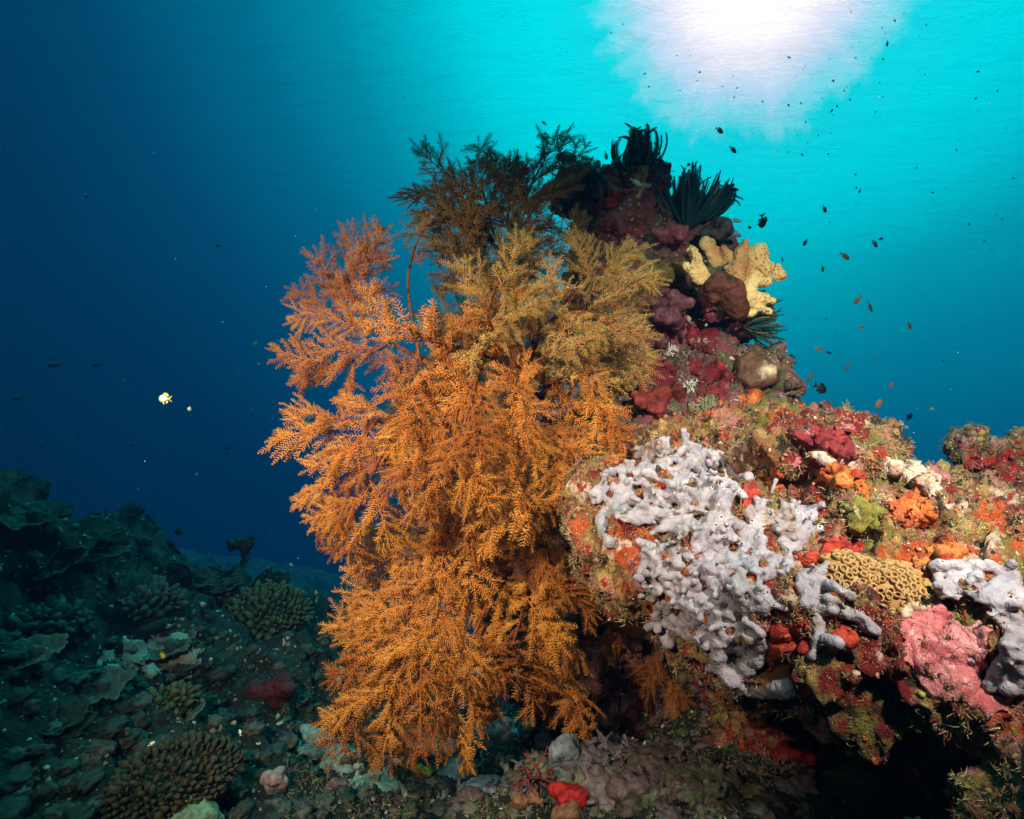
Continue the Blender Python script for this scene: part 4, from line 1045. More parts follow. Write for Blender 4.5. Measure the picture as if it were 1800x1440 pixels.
# pale branching hydroid and lace at the foot of the pinnacle
m_pale = attr_mat('pale_branchlets', .7, 60., .1, .001, .2)
def twiggy(name, root, n, L, depth, col, col2, rad, label, cat, seed, lean=(0, -.2, 1), flat=.35):
    g = np.random.default_rng(seed); mb = MB(); org = np.array(root)
    def grow(p, d, l, r, k):
        n_ = 5; pts = [p]; dd = d.copy()
        for _ in range(n_ - 1):
            dd = dd + g.normal(0, .18, 3) * (1, flat, 1); dd /= np.linalg.norm(dd); pts.append(pts[-1] + dd * l / (n_ - 1))
        f = k / max(depth, 1)
        tube(mb, pts, np.linspace(r, r * .75, n_), 5, np.array(col) * f + np.array(col2) * (1 - f))
        if k:
            for _ in range(2 if g.random() < .75 else 3):
                e = dd + g.normal(0, .62, 3) * (1, flat, 1); e /= np.linalg.norm(e); grow(pts[-1], e, l * g.uniform(.6, .9), r * .78, k - 1)
    for _ in range(n):
        d = np.array(lean, float) + g.normal(0, .55, 3) * (1, flat, 1); d /= np.linalg.norm(d)
        grow(g.normal(0, L * .25, 3) * (1, .3, .3), d, L * g.uniform(.7, 1.2), rad, depth)
    return tag(obj(name, mb.mesh(name, m_pale), loc=org), label, cat)
h = hit(PINN, 1235, 735); hp = (h[0] + h[1] * .005) if h else P(1235, 735, 1.85)
twiggy('hydroid_bush', hp, 9, .024, 4, (.22, .22, .12), (.34, .34, .20), .0016, 'fine olive twig bush at the foot of the pinnacle', 'hydroid', 3)
h = hit(PINN, 1210, 690); hp = h[0] if h else P(1210, 690, 1.85)
twiggy('lace_coral', hp, 6, .022, 2, (.45, .50, .42), (.55, .60, .5), .0028, 'pale mint branching lace coral above the olive twig bush', 'coral', 5)
h = hit(PINN, 1170, 625); hp = h[0] if h else P(1150, 620, 1.9)
twiggy('lace_coral', hp, 7, .018, 2, (.60, .56, .50), (.7, .68, .6), .003, 'white frilly lace coral on the left side of the pinnacle', 'coral', 6)

# ------------------------------------------------------------------ growth on the sloping seabed
def sea(px, py):
    h = hit(SEA, px, py); return h[0] if h else P(px, py, 2.5)
m_reef = attr_mat('reef_coral', .75, 40., .6, .01, .4)
def knob_dome(px, py, rx, n, col, tip, label, seed, sq=.55, kr=1.15, lift=.1):
    g = np.random.default_rng(seed); c = sea(px, py); D = c[1]; r = rx * .001 * D; mb = MB()
    for i in range(n):
        z_ = 1 - (i + .5) / n * .95; th = i * 2.39996; s = math.sqrt(1 - z_ * z_)
        d = np.array((s * math.cos(th), s * math.sin(th), z_)); p = d * (r, r, r * sq) + np.array((0, 0, r * lift))
        p = p * (1 + .12 * fbm((p + seed)[None], 1.5 / r, 2)[0]); k = r * kr / math.sqrt(n) * g.uniform(.45, 1.3); x, y, zz = frame_of(d * (1, 1, 1.6) + g.normal(0, .35, 3)); M = np.stack([x, y, zz])
        v = ICO2_V * (k, k * .8, k * 1.9) * (1 + .14 * g.normal(0, 1, (len(ICO2_V), 1))) * (g.uniform(.7, 1.2), g.uniform(.7, 1.2), g.uniform(.5, 1.2))
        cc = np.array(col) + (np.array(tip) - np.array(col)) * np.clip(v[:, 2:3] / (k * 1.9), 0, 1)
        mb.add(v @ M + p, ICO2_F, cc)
    ellipsoid(mb, np.zeros(3), (r * .92, r * .92, r * sq * .95), col)
    return tag(obj('knob_coral', mb.mesh('knob_coral', m_reef), loc=c), label, 'coral')
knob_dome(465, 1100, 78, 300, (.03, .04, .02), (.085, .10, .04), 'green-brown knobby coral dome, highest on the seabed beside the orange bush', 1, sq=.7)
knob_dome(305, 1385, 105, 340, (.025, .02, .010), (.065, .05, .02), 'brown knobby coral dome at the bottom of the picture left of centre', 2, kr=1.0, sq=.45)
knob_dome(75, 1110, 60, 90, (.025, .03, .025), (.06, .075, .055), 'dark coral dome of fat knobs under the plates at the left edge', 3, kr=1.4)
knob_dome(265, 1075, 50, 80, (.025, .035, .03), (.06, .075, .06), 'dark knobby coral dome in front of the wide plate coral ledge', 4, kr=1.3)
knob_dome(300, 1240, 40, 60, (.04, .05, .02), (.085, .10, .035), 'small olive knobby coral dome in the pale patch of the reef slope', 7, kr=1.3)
c = sea(338, 1436)
lobes('sponge_ball', [(338, 1446, 0, 44, 345, 1448, 0, 42)], 'smooth pale green ball cut by the bottom edge of the picture', 'coral', m_blob, .006, const((.20, .26, .16), .2), D=max(c[1] - .03, .5))
def plate(px, py, r_px, tilt, col, label, seed, tiers=1):
    g = np.random.default_rng(seed); c = sea(px, py); D = c[1]; r = r_px * .001 * D; mb = MB()
    for k in range(tiers):
        nr, na = 22, 90; A = np.linspace(0, 2 * math.pi, na, endpoint=False); q = np.linspace(0.05, 1, nr)
        rr = r * (1 - .22 * k) * (1 + .20 * fbm(np.stack([np.cos(A), np.sin(A), A * 0 + seed + k], 1), 1.9, 5, .6))
        X = q[:, None] * rr * np.cos(A); Y = q[:, None] * rr * np.sin(A)
        Zb = r * (.30 * q[:, None] ** 1.5 + k * .28) + r * .10 * fbm(np.stack([X.ravel(), Y.ravel(), X.ravel() * 0 + seed], 1), 2.2 / r, 3).reshape(X.shape) + r * .05 * fbm(np.stack([X.ravel(), Y.ravel(), X.ravel() * 0 + seed], 1), 9 / r, 3).reshape(X.shape)
        top = np.stack([X + g.normal(0, .1) * r, Y, Zb], -1).reshape(-1, 3); th = r * .05
        i = np.arange(nr * na).reshape(nr, na); j = np.roll(i, -1, 1)
        f = np.stack([i[:-1].ravel(), i[1:].ravel(), j[1:].ravel(), j[:-1].ravel()], 1); n_ = nr * na
        rim = np.stack([i[-1], i[-1] + n_, j[-1] + n_, j[-1]], 1)
        cc = np.array(col) * (1 + .3 * (q[:, None] > .9) * np.ones((1, na))).reshape(-1, 1)
        tilt_m = np.array(Matrix.Rotation(R(tilt[0]), 3, 'X') @ Matrix.Rotation(R(tilt[1]), 3, 'Y'))
        allv = np.concatenate([top, top - (0, 0, th)]) @ tilt_m.T
        mb.add(allv, np.concatenate([f, f[:, ::-1] + n_, rim]), np.concatenate([cc, cc]))
    st = np.array([(0, 0, -r * .5), (0, 0, 0), (0, 0, r * .3)]); tube(mb, st, (r * .30, r * .16, r * .25), 8, col)
    return tag(obj('plate_coral', mb.mesh('plate_coral', m_reef), loc=c + (0, 0, r * .15)), label, 'coral', 'plate corals on the reef slope')
PC = (.022, .03, .023); PC2 = (.06, .075, .058)
plate(60, 925, 54, (14, 6), PC, 'grey plate coral on the skyline at the left edge of the reef', 1)
plate(150, 980, 68, (16, 10), PC, 'widest grey plate coral, high on the reef slope', 2, 2)
plate(95, 1010, 46, (18, -8), PC, 'tilted plate coral just below the widest plate coral', 3)
plate(245, 1055, 46, (14, 8), PC2, 'pale plate coral ledge above the dark knobby dome', 4)
plate(350, 1030, 34, (12, 4), PC, 'small plate coral on the skyline right of the reef slope', 5)
plate(395, 1040, 28, (12, -8), PC, 'smallest plate coral, behind the green-brown knobby dome', 6)
plate(60, 1160, 46, (18, 4), PC2, 'pale plate coral near the left edge above the pale patch', 7)
plate(300, 1150, 48, (10, 0), PC2, 'flat pale plate coral in the middle of the reef slope', 8)
plate(180, 1220, 46, (12, 8), PC2, 'plate coral in the middle of the pale patch', 9)
plate(330, 1260, 31, (14, -6), PC2, 'small upturned plate coral below the pale patch', 10)
plate(110, 1290, 48, (16, 0), PC, 'dark plate coral low at the left edge', 11, 2)
lobes('soft_coral', knobs(428, 962, 8, 6, 20, 4, 7, np.random.default_rng(3), d=.0) + [(430, 985, 0, 6, 428, 965, 0, 5)], 'dark tufted soft coral on the reef skyline', 'soft coral', m_blob, .012, const((.05, .05, .03)), D=max(sea(430, 1015)[1] - .1, 2))
m_sandy = reef_mat('pale_sand', (.30, .33, .28), [((.20, .23, .19), 6, .5, .1, 1), ((.38, .40, .34), 14, .58, .06, 2), ((.10, .13, .09), 10, .60, .06, 3)], fine=40, bstr=.8, bdist=.02)
o = crust('sand', [[(150, 1195), (185, 1150), (250, 1135), (330, 1122), (352, 1150), (330, 1185), (270, 1180), (215, 1200)]], m_sandy, .03, '', '', seed=61, tree=SEA, step=6); o['kind'] = 'structure'
o = crust('sand', [[(500, 1330), (540, 1300), (600, 1310), (640, 1345), (600, 1375), (530, 1370)]], m_sandy, .02, '', '', seed=62, tree=SEA, step=6); o['kind'] = 'structure'
# bottom centre: lumps and sponges on the floor
def floor_lump(name, px, py, r, col, label, cat, seed, n=9, v=.35):
    g = np.random.default_rng(seed); c = sea(px, py); D = c[1]
    return lobes(name, [(px + g.normal(0, r * .45), py + g.normal(0, r * .35), 0, r * g.uniform(.35, .6), px + g.normal(0, r * .45), py - g.uniform(0, r * .5), -.02, r * g.uniform(.3, .5)) for _ in range(n)], label, cat, m_blob, max(.004, r * .00012 * D), const(col, v), D=D - .005)
floor_lump('red_sponge', 1014, 1405, 30, (.36, .010, .008), 'vivid red sponge on the seabed at the bottom centre', 'sponge', 1, 16)
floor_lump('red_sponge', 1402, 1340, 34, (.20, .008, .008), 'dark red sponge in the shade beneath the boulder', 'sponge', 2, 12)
floor_lump('brown_sponge', 925, 1412, 18, (.22, .10, .05), 'rounded brown sponge left of the vivid red sponge', 'sponge', 3)
floor_lump('brown_sponge', 882, 1345, 18, (.20, .11, .06), 'brown sponge hidden under the tip of the lower bush', 'sponge', 4)
floor_lump('brown_sponge', 950, 1340, 15, (.26, .12, .05), 'tawny brown sponge above the dark red sea fan', 'sponge', 5)
floor_lump('brown_sponge', 930, 1283, 13, (.28, .13, .06), 'highest small brown sponge between the two orange bushes and floor', 'sponge', 6)
floor_lump('brown_sponge', 1000, 1436, 22, (.24, .11, .06), 'frilled brown sponge cut by the bottom edge below the vivid red sponge', 'sponge', 7)
floor_lump('yellow_sponge', 745, 1362, 16, (.42, .30, .05), 'mustard yellow sponge on the seabed right of the lower bush', 'sponge', 8)
floor_lump('grey_sponge', 865, 1305, 34, (.16, .19, .215), 'blue-grey spreading sponge on the seabed under the lower bush', 'sponge', 9, 22)
floor_lump('grey_sponge', 995, 1330, 30, (.15, .165, .19), 'blue-grey branching sponge right of the brown sponges', 'sponge', 10, 18)
floor_lump('grey_sponge', 780, 1330, 30, (.28, .36, .36), 'teal-grey sponge patch left of the hanging plume tip', 'sponge', 11, 18)
floor_lump('pink_lump', 590, 1385, 18, (.15, .095, .10), 'pinkish grey lump at the bottom left of the lower bush', 'coral', 12)
floor_lump('pink_lump', 480, 1375, 16, (.30, .20, .20), 'small pink lump beside the bottom brown coral dome', 'coral', 13)
floor_lump('white_rock', 555, 1310, 34, (.22, .26, .24), 'pale crusted rock touching the left tip of the lower bush', 'rock', 14, 14)
floor_lump('white_rock', 1110, 1400, 36, (.12, .075, .08), 'mauve crusted rubble lump right of the vivid red sponge', 'rock', 15, 20, .6)  # this lump and the next: shade on the floor put into darker colours
floor_lump('white_rock', 1195, 1400, 30, (.08, .05, .045), 'mottled rubble lump under the boulder near the bottom edge', 'rock', 16, 20, .6)
floor_lump('red_sponge', 480, 1225, 34, (.05, .005, .006), 'very dark red sponge on the slope left of the lower bush', 'sponge', 17)
c = sea(985, 1375)
twiggy('sea_fan', c, 4, .035, 3, (.10, .010, .015), (.16, .02, .02), .0035, 'dark red branching sea fan above the vivid red sponge', 'sea fan', 9, lean=(-.7, -.2, .5))
# rubble on the near floor
def sea_grid(n, x0, x1, y0, y1, g):
    x = g.uniform(x0, x1, n); y = g.uniform(y0, y1, n); return x, y
def floor_crumbs(n, pxr, pyr, palette, rlo, rhi, seed, name='reef_rubble'):
    g = np.random.default_rng(seed); mb = MB(); pal = np.array(palette); nv = len(ICO1_V)
    for _ in range(n):
        h = hit(SEA, g.uniform(*pxr), g.uniform(*pyr))
        if h is None: continue
        s = math.exp(g.uniform(math.log(rlo), math.log(rhi))) * min(max(h[0][1] / 1.6, .6), 3)
        v = ICO1_V * s * (1 + g.normal(0, .38, (nv, 1))) * g.uniform(.5, 1.4, 3)
        mb.add(v + h[0] + h[1] * s * .2, ICO1_F, pal[g.integers(len(pal))] * g.uniform(.5, 1.3))
    o = obj(name, mb.mesh(name, m_crumb)); o['kind'] = 'stuff'
floor_crumbs(1900, (640, 1350), (1180, 1440), [(.16, .18, .13), (.20, .11, .11), (.07, .10, .05), (.24, .22, .11), (.12, .05, .04), (.34, .32, .26), (.05, .06, .04), (.17, .19, .22)], .002, .008, 1)
floor_crumbs(1300, (0, 660), (880, 1440), [(.16, .20, .15), (.10, .13, .09), (.26, .28, .22), (.20, .16, .12), (.32, .34, .28)], .002, .009, 2)
gx = np.random.default_rng(8); V = []; 
def floor_turf(n, pxr, pyr, palette, hlo, hhi, seed):
    g = np.random.default_rng(seed); ps = []; ns = []
    for _ in range(n):
        h = hit(SEA, g.uniform(*pxr), g.uniform(*pyr))
        if h is not None: ps.append(h[0]); ns.append(h[1])
    p = np.array(ps); q = np.array(ns); e1 = np.cross(q, (1., 0, 0)); e1 /= np.linalg.norm(e1, axis=1)[:, None]; e2 = np.cross(q, e1); r = .004
    Vt = np.stack([p, p + e1 * r, p + e1 * r + e2 * r, p + e2 * r], 1)
    Ft = np.arange(len(p) * 4).reshape(-1, 4)
    turf('algae_turf', Vt.reshape(-1, 3), Ft, len(p), palette, hlo, hhi, g, lambda c_, n_: np.ones(len(c_)), wid=.0012)
floor_turf(2600, (500, 1400), (1180, 1440), [(.10, .14, .07), (.16, .16, .08), (.07, .10, .06), (.20, .14, .10)], .006, .022, 3)

# finger sponges, tufts and crusts that crowd the near floor at the bottom of the picture
g = np.random.default_rng(91)
FLOOR_TWIGS = [(735, 1300, (.14, .18, .20), 'slate blue finger sponge left of the hanging plume tips'), (805, 1350, (.13, .175, .19), 'teal grey finger sponge below the hanging plume tips'), (860, 1390, (.14, .165, .19), 'grey finger sponge near the bottom edge left of the brown sponges'),
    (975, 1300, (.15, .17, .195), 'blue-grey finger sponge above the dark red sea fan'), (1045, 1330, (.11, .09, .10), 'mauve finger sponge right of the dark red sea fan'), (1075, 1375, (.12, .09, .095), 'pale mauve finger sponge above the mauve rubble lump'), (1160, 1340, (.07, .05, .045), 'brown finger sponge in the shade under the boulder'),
    (1240, 1380, (.08, .075, .045), 'olive finger sponge below the overhang'), (655, 1385, (.20, .24, .18), 'green-grey finger sponge under the lowest plume of the bush'), (1110, 1290, (.08, .055, .05), 'dim brown finger sponge under the shaded bush')]  # sponges near and under the boulder are darkened, shade put into their colour
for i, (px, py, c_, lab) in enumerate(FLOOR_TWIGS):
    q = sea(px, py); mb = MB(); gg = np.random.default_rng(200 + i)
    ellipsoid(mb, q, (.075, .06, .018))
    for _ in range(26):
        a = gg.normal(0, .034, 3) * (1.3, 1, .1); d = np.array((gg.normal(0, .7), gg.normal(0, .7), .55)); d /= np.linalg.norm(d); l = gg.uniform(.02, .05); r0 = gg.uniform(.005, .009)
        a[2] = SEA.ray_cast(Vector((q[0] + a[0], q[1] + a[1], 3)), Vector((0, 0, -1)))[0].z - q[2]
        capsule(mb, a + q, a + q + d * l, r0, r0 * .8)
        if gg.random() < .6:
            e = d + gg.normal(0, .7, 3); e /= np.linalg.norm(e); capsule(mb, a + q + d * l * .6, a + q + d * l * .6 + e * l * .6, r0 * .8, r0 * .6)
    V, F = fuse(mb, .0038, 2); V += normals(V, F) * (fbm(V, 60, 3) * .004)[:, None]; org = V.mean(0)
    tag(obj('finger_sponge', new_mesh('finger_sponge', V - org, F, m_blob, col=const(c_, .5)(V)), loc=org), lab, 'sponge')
def floor_lumps(n, pxr, pyr, palette, rlo, rhi, seed, rough=.6):
    g = np.random.default_rng(seed); mb = MB(); pal = np.array(palette)
    for _ in range(n):
        h = hit(SEA, g.uniform(*pxr), g.uniform(*pyr))
        if h is None: continue
        s = g.uniform(rlo, rhi); v = ICO_V * (1 + rough * fbm(ICO_V + g.uniform(0, 50), 2.6, 5, .7))[:, None] * g.uniform(.6, 1.3, 3) * s * (1, 1, .6)
        c_ = pal[g.integers(len(pal))]; c2 = pal[g.integers(len(pal))]; k = sm(-.1, .25, fbm(ICO_V + g.uniform(0, 50), 2.2, 3))[:, None]
        mb.add(v + h[0], ICO_F, c_ * (1 - k) + c2 * k)
    o = obj('reef_rubble', mb.mesh('reef_rubble', m_crumb)); o['kind'] = 'stuff'
floor_lumps(420, (600, 1420), (1190, 1440), [(.05, .058, .034), (.07, .03, .03), (.02, .03, .018), (.10, .095, .06), (.035, .016, .013), (.08, .095, .105), (.06, .045, .013), (.085, .045, .05)], .008, .030, 5)
floor_lumps(240, (0, 640), (1100, 1440), [(.02, .027, .02), (.013, .02, .013), (.04, .05, .04), (.035, .028, .02), (.065, .075, .065)], .010, .034, 6, .4)
# drifting specks in the water
mb = MB(); g = np.random.default_rng(17)
for _ in range(160):
    D = g.uniform(.9, 4); mb.add(ICO1_V * g.uniform(.0005, .0011) * D + P(g.uniform(0, 1800), g.uniform(40, 1250), D), ICO1_F, (.5, .55, .5))
o = obj('drifting_specks', mb.mesh('drifting_specks', m_pale)); o['kind'] = 'stuff'
# ------------------------------------------------------------------ fish
m_fish = attr_mat('fish_scales', .4, 60., .1, .001, .12, .5)
def fish_meshes(kind, depth, thick, cols, fork=.6, tail=.24, dors=.12):
    """cols(u, v) -> colour along the body (u 0 nose..1 tail root, v -1 belly..1 back); meshes are 1 long, nose at -X"""
    n, k = 18, 12; u = np.linspace(0, 1, n); bl = 1 - tail
    prof = np.sin(np.pi * np.clip(u, 0, 1) ** .72) ** .85; prof = np.maximum(prof, .16 * sm(.6, 1., u)); prof[0] = .04
    mb = MB(); V = []; Cc = []
    for i in range(n):
        a = np.arange(k) * 2 * math.pi / k
        V.append(np.stack([np.full(k, -.5 + u[i] * bl), np.cos(a) * thick * .5 * prof[i], np.sin(a) * depth * .5 * prof[i]], 1)); Cc += [cols(u[i], s) for s in np.sin(a)]
    F = [[i * k + j, i * k + (j + 1) % k, (i + 1) * k + (j + 1) % k, (i + 1) * k + j] for i in range(n - 1) for j in range(k)]
    V = np.concatenate(V + [np.array([(-.505, 0, 0), (-.5 + bl, 0, 0)])]); Cc += [cols(0, 0), cols(1, 0)]
    F = [t2 for q in F for t2 in ([q[0], q[1], q[2]], [q[0], q[2], q[3]])] + [[n * k, (j + 1) % k, j] for j in range(k)] + [[n * k + 1, (n - 1) * k + j, (n - 1) * k + (j + 1) % k] for j in range(k)]
    mb.add(V, np.array(F), np.array(Cc)); body = mb.mesh('body', m_fish)
    def fin(nm, outline, col, th=.006):
        m = MB(); o_ = np.array(outline, float); q = len(o_); z = np.zeros(q)
        top = np.stack([o_[:, 0], z + th, o_[:, 1]], 1); bot = np.stack([o_[:, 0], z - th, o_[:, 1]], 1)
        c_ = np.array([(o_[:, 0].mean(), th, o_[:, 1].mean()), (o_[:, 0].mean(), -th, o_[:, 1].mean())])
        f = [[2 * q, i, (i + 1) % q] for i in range(q)] + [[2 * q + 1, q + (i + 1) % q, q + i] for i in range(q)] + [[i, q + i, q + (i + 1) % q] for i in range(q)] + [[i, q + (i + 1) % q, (i + 1) % q] for i in range(q)]
        m.add(np.concatenate([top, bot, c_]), np.array(f), col); return m.mesh(nm, m_fish, smooth=False)
    e = -.5 + bl; h = depth * .5
    tl = fin('tail_fin', [(e - .02, .07 * depth), (e + tail * .45, h * .55), (e + tail, h * .85), (e + tail * (1 - fork), 0), (e + tail, -h * .85), (e + tail * .45, -h * .55), (e - .02, -.07 * depth)], cols(1.2, 0))
    df = fin('dorsal_fin', [(-.24, h * .84), (-.15, h * .95 + dors * .8), (.0, h * .9 + dors), (.14, h * .7 + dors * .95), (.24, h * .45 + dors * .6), (.16, h * .45), (0, h * .8)], cols(1.1, 1))
    af = fin('anal_fin', [(.0, -h * .86), (.05, -h * .8 - dors * .9), (.16, -h * .55 - dors * .8), (.20, -h * .4), (.1, -h * .6)], cols(1.1, -1))
    pf = fin('pelvic_fin', [(-.22, -h * .85), (-.14, -h - dors * 1.0), (-.08, -h - dors * .5), (-.12, -h * .85)], cols(1.1, -1))
    m = MB(); 
    for s in (1, -1): ellipsoid(m, np.array((-.40, s * thick * .30, depth * .09)), (.022, .012, .022), (.01, .01, .01))
    ey = m.mesh('eye', m_fish)
    m = MB()
    for me in (body, tl, df, af, pf):
        vv = np.array([v_.co[:] for v_ in me.vertices]); cc = np.array([q.color[:3] for q in me.color_attributes['col'].data]); m.add(vv, np.array([p.vertices[:] for p in me.polygons]), cc)
    return dict(body=body, parts=[('tail_fin', tl), ('dorsal_fin', df), ('anal_fin', af), ('pelvic_fin', pf), ('eye', ey)], whole=m.mesh('small_fish', m_fish))
def two(a, b): return lambda u, v: np.array(a) * (.5 + .5 * v) + np.array(b) * (.5 - .5 * v)
KIND = {
 'anthias': fish_meshes('anthias', .34, .17, two((.34, .12, .05), (.42, .24, .10)), .75, .27, .07),
 'orange': fish_meshes('orange', .36, .18, two((.46, .16, .04), (.50, .26, .08)), .75, .27, .07),
 'dark': fish_meshes('dark', .40, .18, two((.045, .06, .05), (.09, .10, .07)), .6, .24, .08),
 'slim': fish_meshes('slim', .24, .14, two((.10, .11, .07), (.20, .18, .10)), .6, .24, .05),
 'black': fish_meshes('black', .54, .20, lambda u, v: np.array((.008, .008, .010)), .35, .24, .11),
 'green': fish_meshes('green', .46, .19, lambda u, v: np.array((.06, .08, .05)) if u <= 1 else np.array((.45, .42, .05)), .5, .24, .10),
 'wrasse': fish_meshes('wrasse', .24, .14, lambda u, v: np.array((.65, .66, .55)) if abs(v - .1) < .35 and u <= 1 else np.array((.07, .09, .05)), .2, .18, .05),
 'yellowback': fish_meshes('yellowback', .34, .16, lambda u, v: np.array((.60, .58, .12)) if v > .2 else np.array((.75, .78, .72)), .6, .24, .06),
 'bluewrasse': fish_meshes('bluewrasse', .34, .16, lambda u, v: np.array((.50, .16, .05)) if (v > .45 and u < .7) else np.array((.03, .20, .42)), .2, .24, .08),
 'damsel': fish_meshes('damsel', .50, .20, lambda u, v: np.array((.85, .80, .08)) if (u < .24 - .1 * v or u > 1.05 or v < -.9) else np.array((.72, .78, .86)), .7, .30, .16),
 'yellow': fish_meshes('yellow', .42, .18, lambda u, v: np.array((.72, .74, .06)), .5, .24, .10),
 'pale': fish_meshes('pale', .38, .18, lambda u, v: np.array((.75, .78, .70)), .5, .24, .08),
 'surgeon': fish_meshes('surgeon', .42, .16, lambda u, v: np.array((.05, .08, .09)), .5, .18, .07),
}
def put(o, px, py, D, ang, yaw):
    o.location = tuple(P(px, py, D))
    # nose along image direction ang (degrees, 0 = right, 90 = up), turned by yaw out of the picture plane
    d = Vector((math.cos(R(ang)) * math.cos(R(yaw)), math.sin(R(yaw)), math.sin(R(ang)) * math.cos(R(yaw))))
    x = -d; side = Vector((0, 1, 0)) if abs(d.y) < .9 else Vector((1, 0, 0)); y = (side - x * side.dot(x)).normalized(); z = x.cross(y)
    if z.z < 0: y = -y; z = -z
    return Matrix(((x.x, y.x, z.x), (x.y, y.y, z.y), (x.z, y.z, z.z)))
def fish(kind, px, py, L, ang, label, D=2.6, yaw=10, cat='fish', group='fish swimming in the open water', nm='reef_fish'):
    s = L * .001 * D / max(math.cos(R(yaw)), .3); t = thing(nm, P(px, py, D), label, cat, group)
    Mx = put(t, px, py, D, ang, yaw)
    t.matrix_world = Matrix.Translation(P(px, py, D)) @ Mx.to_4x4() @ Matrix.Scale(s, 4)
    obj('body', KIND[kind]['body'], t)
    for n_, me in KIND[kind]['parts']: obj(n_, me, t)
    return t
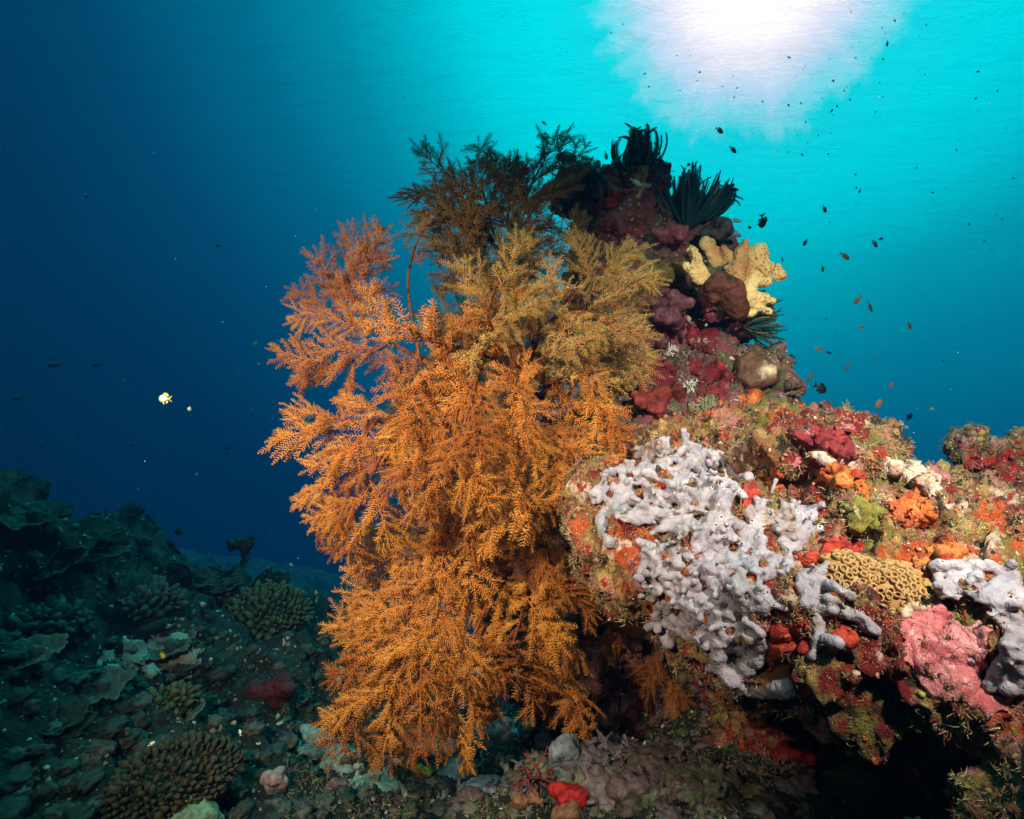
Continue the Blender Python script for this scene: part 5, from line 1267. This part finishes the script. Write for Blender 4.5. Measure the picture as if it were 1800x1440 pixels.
FISH = [
 ('green', 1264, 229, 17, -25, 'dark fish with yellow fins, the upper of two just below the sun glow', 2.6, 15),
 ('dark', 1288, 263, 17, -35, 'stout blue-black fish, the lower of two just below the sun glow', 2.6, 15),
 ('dark', 1210, 290, 11, 48, 'small dark fish rising above the widest feather star', 2.8, 20),
 ('wrasse', 1293, 388, 24, -2, 'slender fish with a white stripe along its side, right of the widest feather star', 1.9, 5),
 ('dark', 1277, 387, 12, -80, 'thin dark fish hanging nose down beside the white striped fish', 2.4, 20),
 ('black', 1340, 388, 22, -70, 'black fish diving nose down right of the white striped fish', 2.2, 35),
 ('black', 1317, 400, 9, 20, 'tiny black fish between the striped fish and diving black fish', 2.6, 20),
 ('bluewrasse', 1291, 411, 27, -12, 'blue and orange fish grazing above the leather coral', 1.86, 10),
 ('dark', 1449, 367, 15, -55, 'dark fish with thin tail high in the bright water right of the pinnacle', 2.6, 15),
 ('dark', 1416, 426, 13, -115, 'dark fish nose down level with the leather coral top', 2.6, 20),
 ('slim', 1375, 456, 11, -60, 'thin fish just off the right lobe of the leather coral', 2.5, 20),
 ('dark', 1446, 472, 12, -70, 'small dark fish nose down right of the leather coral', 2.7, 20),
 ('anthias', 1484, 450, 23, -28, 'large dusky olive fish slanting down in the water right of the leather coral', 2.4, 10),
 ('anthias', 1537, 428, 18, -42, 'dusky fish with raised tail, farthest right at leather coral height', 2.5, 15),
 ('anthias', 1508, 527, 21, -130, 'plump olive orange fish nose down, beside a thinner one', 2.4, 10),
 ('slim', 1529, 539, 22, -62, 'thin fish slanting down beside the plump olive orange fish', 2.5, 10),
 ('orange', 1516, 575, 12, 175, 'little orange fish level, below the plump olive orange fish', 2.6, 15),
 ('anthias', 1598, 572, 16, -50, 'dark reddish fish alone on the far right', 2.6, 20),
 ('orange', 1440, 614, 16, 172, 'orange fish swimming level toward the pinnacle lump', 2.6, 10),
 ('black', 1391, 628, 14, 178, 'black oval fish close to the round lump of the pinnacle', 2.4, 25),
 ('orange', 1543, 631, 6, -20, 'orange speck of a fish in mid water right', 3.0, 30),
 ('slim', 1490, 644, 17, -115, 'slim brown fish nose down over the boulder crest', 2.5, 15),
 ('slim', 1425, 661, 22, -112, 'longer slim dark fish nose down beside the black damsel', 2.4, 12),
 ('slim', 1410, 674, 12, -80, 'shortest slim dark fish, close to the pinnacle lump', 2.5, 15),
 ('black', 1441, 682, 28, -28, 'largest black fish, just above the boulder crest', 2.0, 10),
 ('orange', 1567, 678, 15, 62, 'orange fish pointing up steeply above the boulder', 2.5, 20),
 ('orange', 1544, 711, 23, 48, 'largest orange fish, slanting up right over the boulder', 2.3, 12),
 ('orange', 1486, 712, 8, 178, 'tiny orange fish just over the boulder crest', 2.8, 20),
 ('surgeon', 1598, 733, 20, 38, 'faint blue-grey fish far off above the boulder', 6.0, 20),
 ('yellow', 1639, 719, 7, 170, 'tiny tan fish far right above the boulder', 2.8, 30),
 ('dark', 1527, 749, 8, -60, 'tiny dark fish touching the boulder skyline', 2.4, 20),
 ('yellowback', 957, 217, 13, 130, 'yellowish fish beside the tip of the topmost bush', 1.7, 15),
 ('yellowback', 1065, 273, 15, -75, 'yellow fish nose down left of the round feather star', 1.9, 15),
 ('yellowback', 1117, 320, 24, -28, 'white fish with yellow back in front of the pinnacle top', 1.85, 8),
 ('yellowback', 985, 366, 10, -50, 'small yellow fish between the topmost bush and pinnacle', 1.9, 15),
 ('surgeon', 1000, 280, 48, 158, 'big grey surgeonfish half hidden behind the pinnacle top', 3.6, 8),
 ('damsel', 291, 701, 27, 178, 'bright white and yellow fish alone in the dark blue water', 1.3, 10),
 ('damsel', 333, 719, 10, 170, 'small white and yellow fish trailing the bright one', 1.5, 25),
 ('yellow', 448, 604, 9, 60, 'yellow speck of a fish left of the largest bush, the higher one', 2.6, 20),
 ('pale', 455, 640, 8, 165, 'pale speck of a fish left of the largest bush, the lower one', 2.6, 20),
 ('yellow', 219, 670, 5, 70, 'faint yellow speck of a fish up left of the bright white and yellow fish', 2.8, 20),
 ('yellow', 345, 833, 9, -85, 'yellow fish nose down in dark water over the reef slope', 2.6, 20),
 ('pale', 243, 860, 6, 150, 'pale tiny fish above the reef skyline', 2.8, 20),
 ('yellow', 286, 1152, 17, -100, 'yellow-green fish over the pale patch of the reef slope', 1.6, 25),
 ('pale', 266, 1308, 11, 30, 'whitish little fish low over the dark reef slope', 1.25, 30),
 ('pale', 422, 1288, 10, 120, 'cream little fish beside the brown coral dome', 1.5, 30),
 ('black', 315, 936, 18, 175, 'black fish in front of the far reef', 4.0, 15),
 ('black', 238, 940, 10, 178, 'small black fish left over the far reef', 4.5, 20),
 ('surgeon', 382, 1002, 40, 172, 'dark stocky fish resting above the reef skyline', 4.0, 10),
 ('surgeon', 619, 994, 14, 20, 'dim grey fish in the blue gap between the two orange bushes', 3.5, 20),
 ('pale', 512, 993, 9, 160, 'small pale fish in the blue gap left of the lower bush', 3.5, 20),
 ('pale', 555, 1040, 8, -85, 'pale tiny fish upright beside the green-brown knobby dome', 3.2, 20),
]
for (k, px, py, L, a, lab, D, yw) in FISH: fish(k, px, py, L, a, lab, D, yw)
# dim far fish and the cloud of tiny fish near the surface: single meshes, too small to show parts
g = np.random.default_rng(31)
def small(px, py, D, Lpx, ang, label, group, kind='dark'):
    o = obj('small_fish', KIND[kind]['whole']); tag(o, label, 'fish', group)
    yaw = g.uniform(-40, 40)
    o.matrix_world = Matrix.Translation(P(px, py, D)) @ put(o, px, py, D, ang, yaw).to_4x4() @ Matrix.Scale(Lpx * .001 * D / max(math.cos(R(yaw)), .3), 4)
for (px, py, L) in [(100, 640, 22), (170, 642, 18), (32, 700, 14), (75, 787, 10), (140, 765, 8), (152, 345, 12), (384, 432, 10), (400, 788, 9), (232, 783, 8), (345, 854, 7), (272, 868, 6), (96, 633, 12)]:
    small(px, py, 7.5, L, g.uniform(150, 200), 'faint dark fish far off in the deep blue water at left', 'far dim fish in the deep blue', 'surgeon')
n = 0
while n < 110:
    if n < 42:
        a = g.uniform(R(195), R(345)); rr = g.normal(255, 42); px, py = 1330 + rr * math.cos(a) * 1.0, -60 - rr * math.sin(a)
    elif n < 82: px, py = g.uniform(1380, 1795), g.normal(260, 150)
    else: px, py = g.uniform(1000, 1795), g.uniform(80, 640)
    if not (1000 < px < 1798 and 20 < py < 700) or (px < 1400 and py > 270): continue
    small(px, py, g.uniform(7.5, 14.0), min(2.6 + g.exponential(1.8), 9), g.uniform(-140, 60), 'tiny dark fish scattered in the bright water under the sun', 'tiny fish in the bright water')
    n += 1
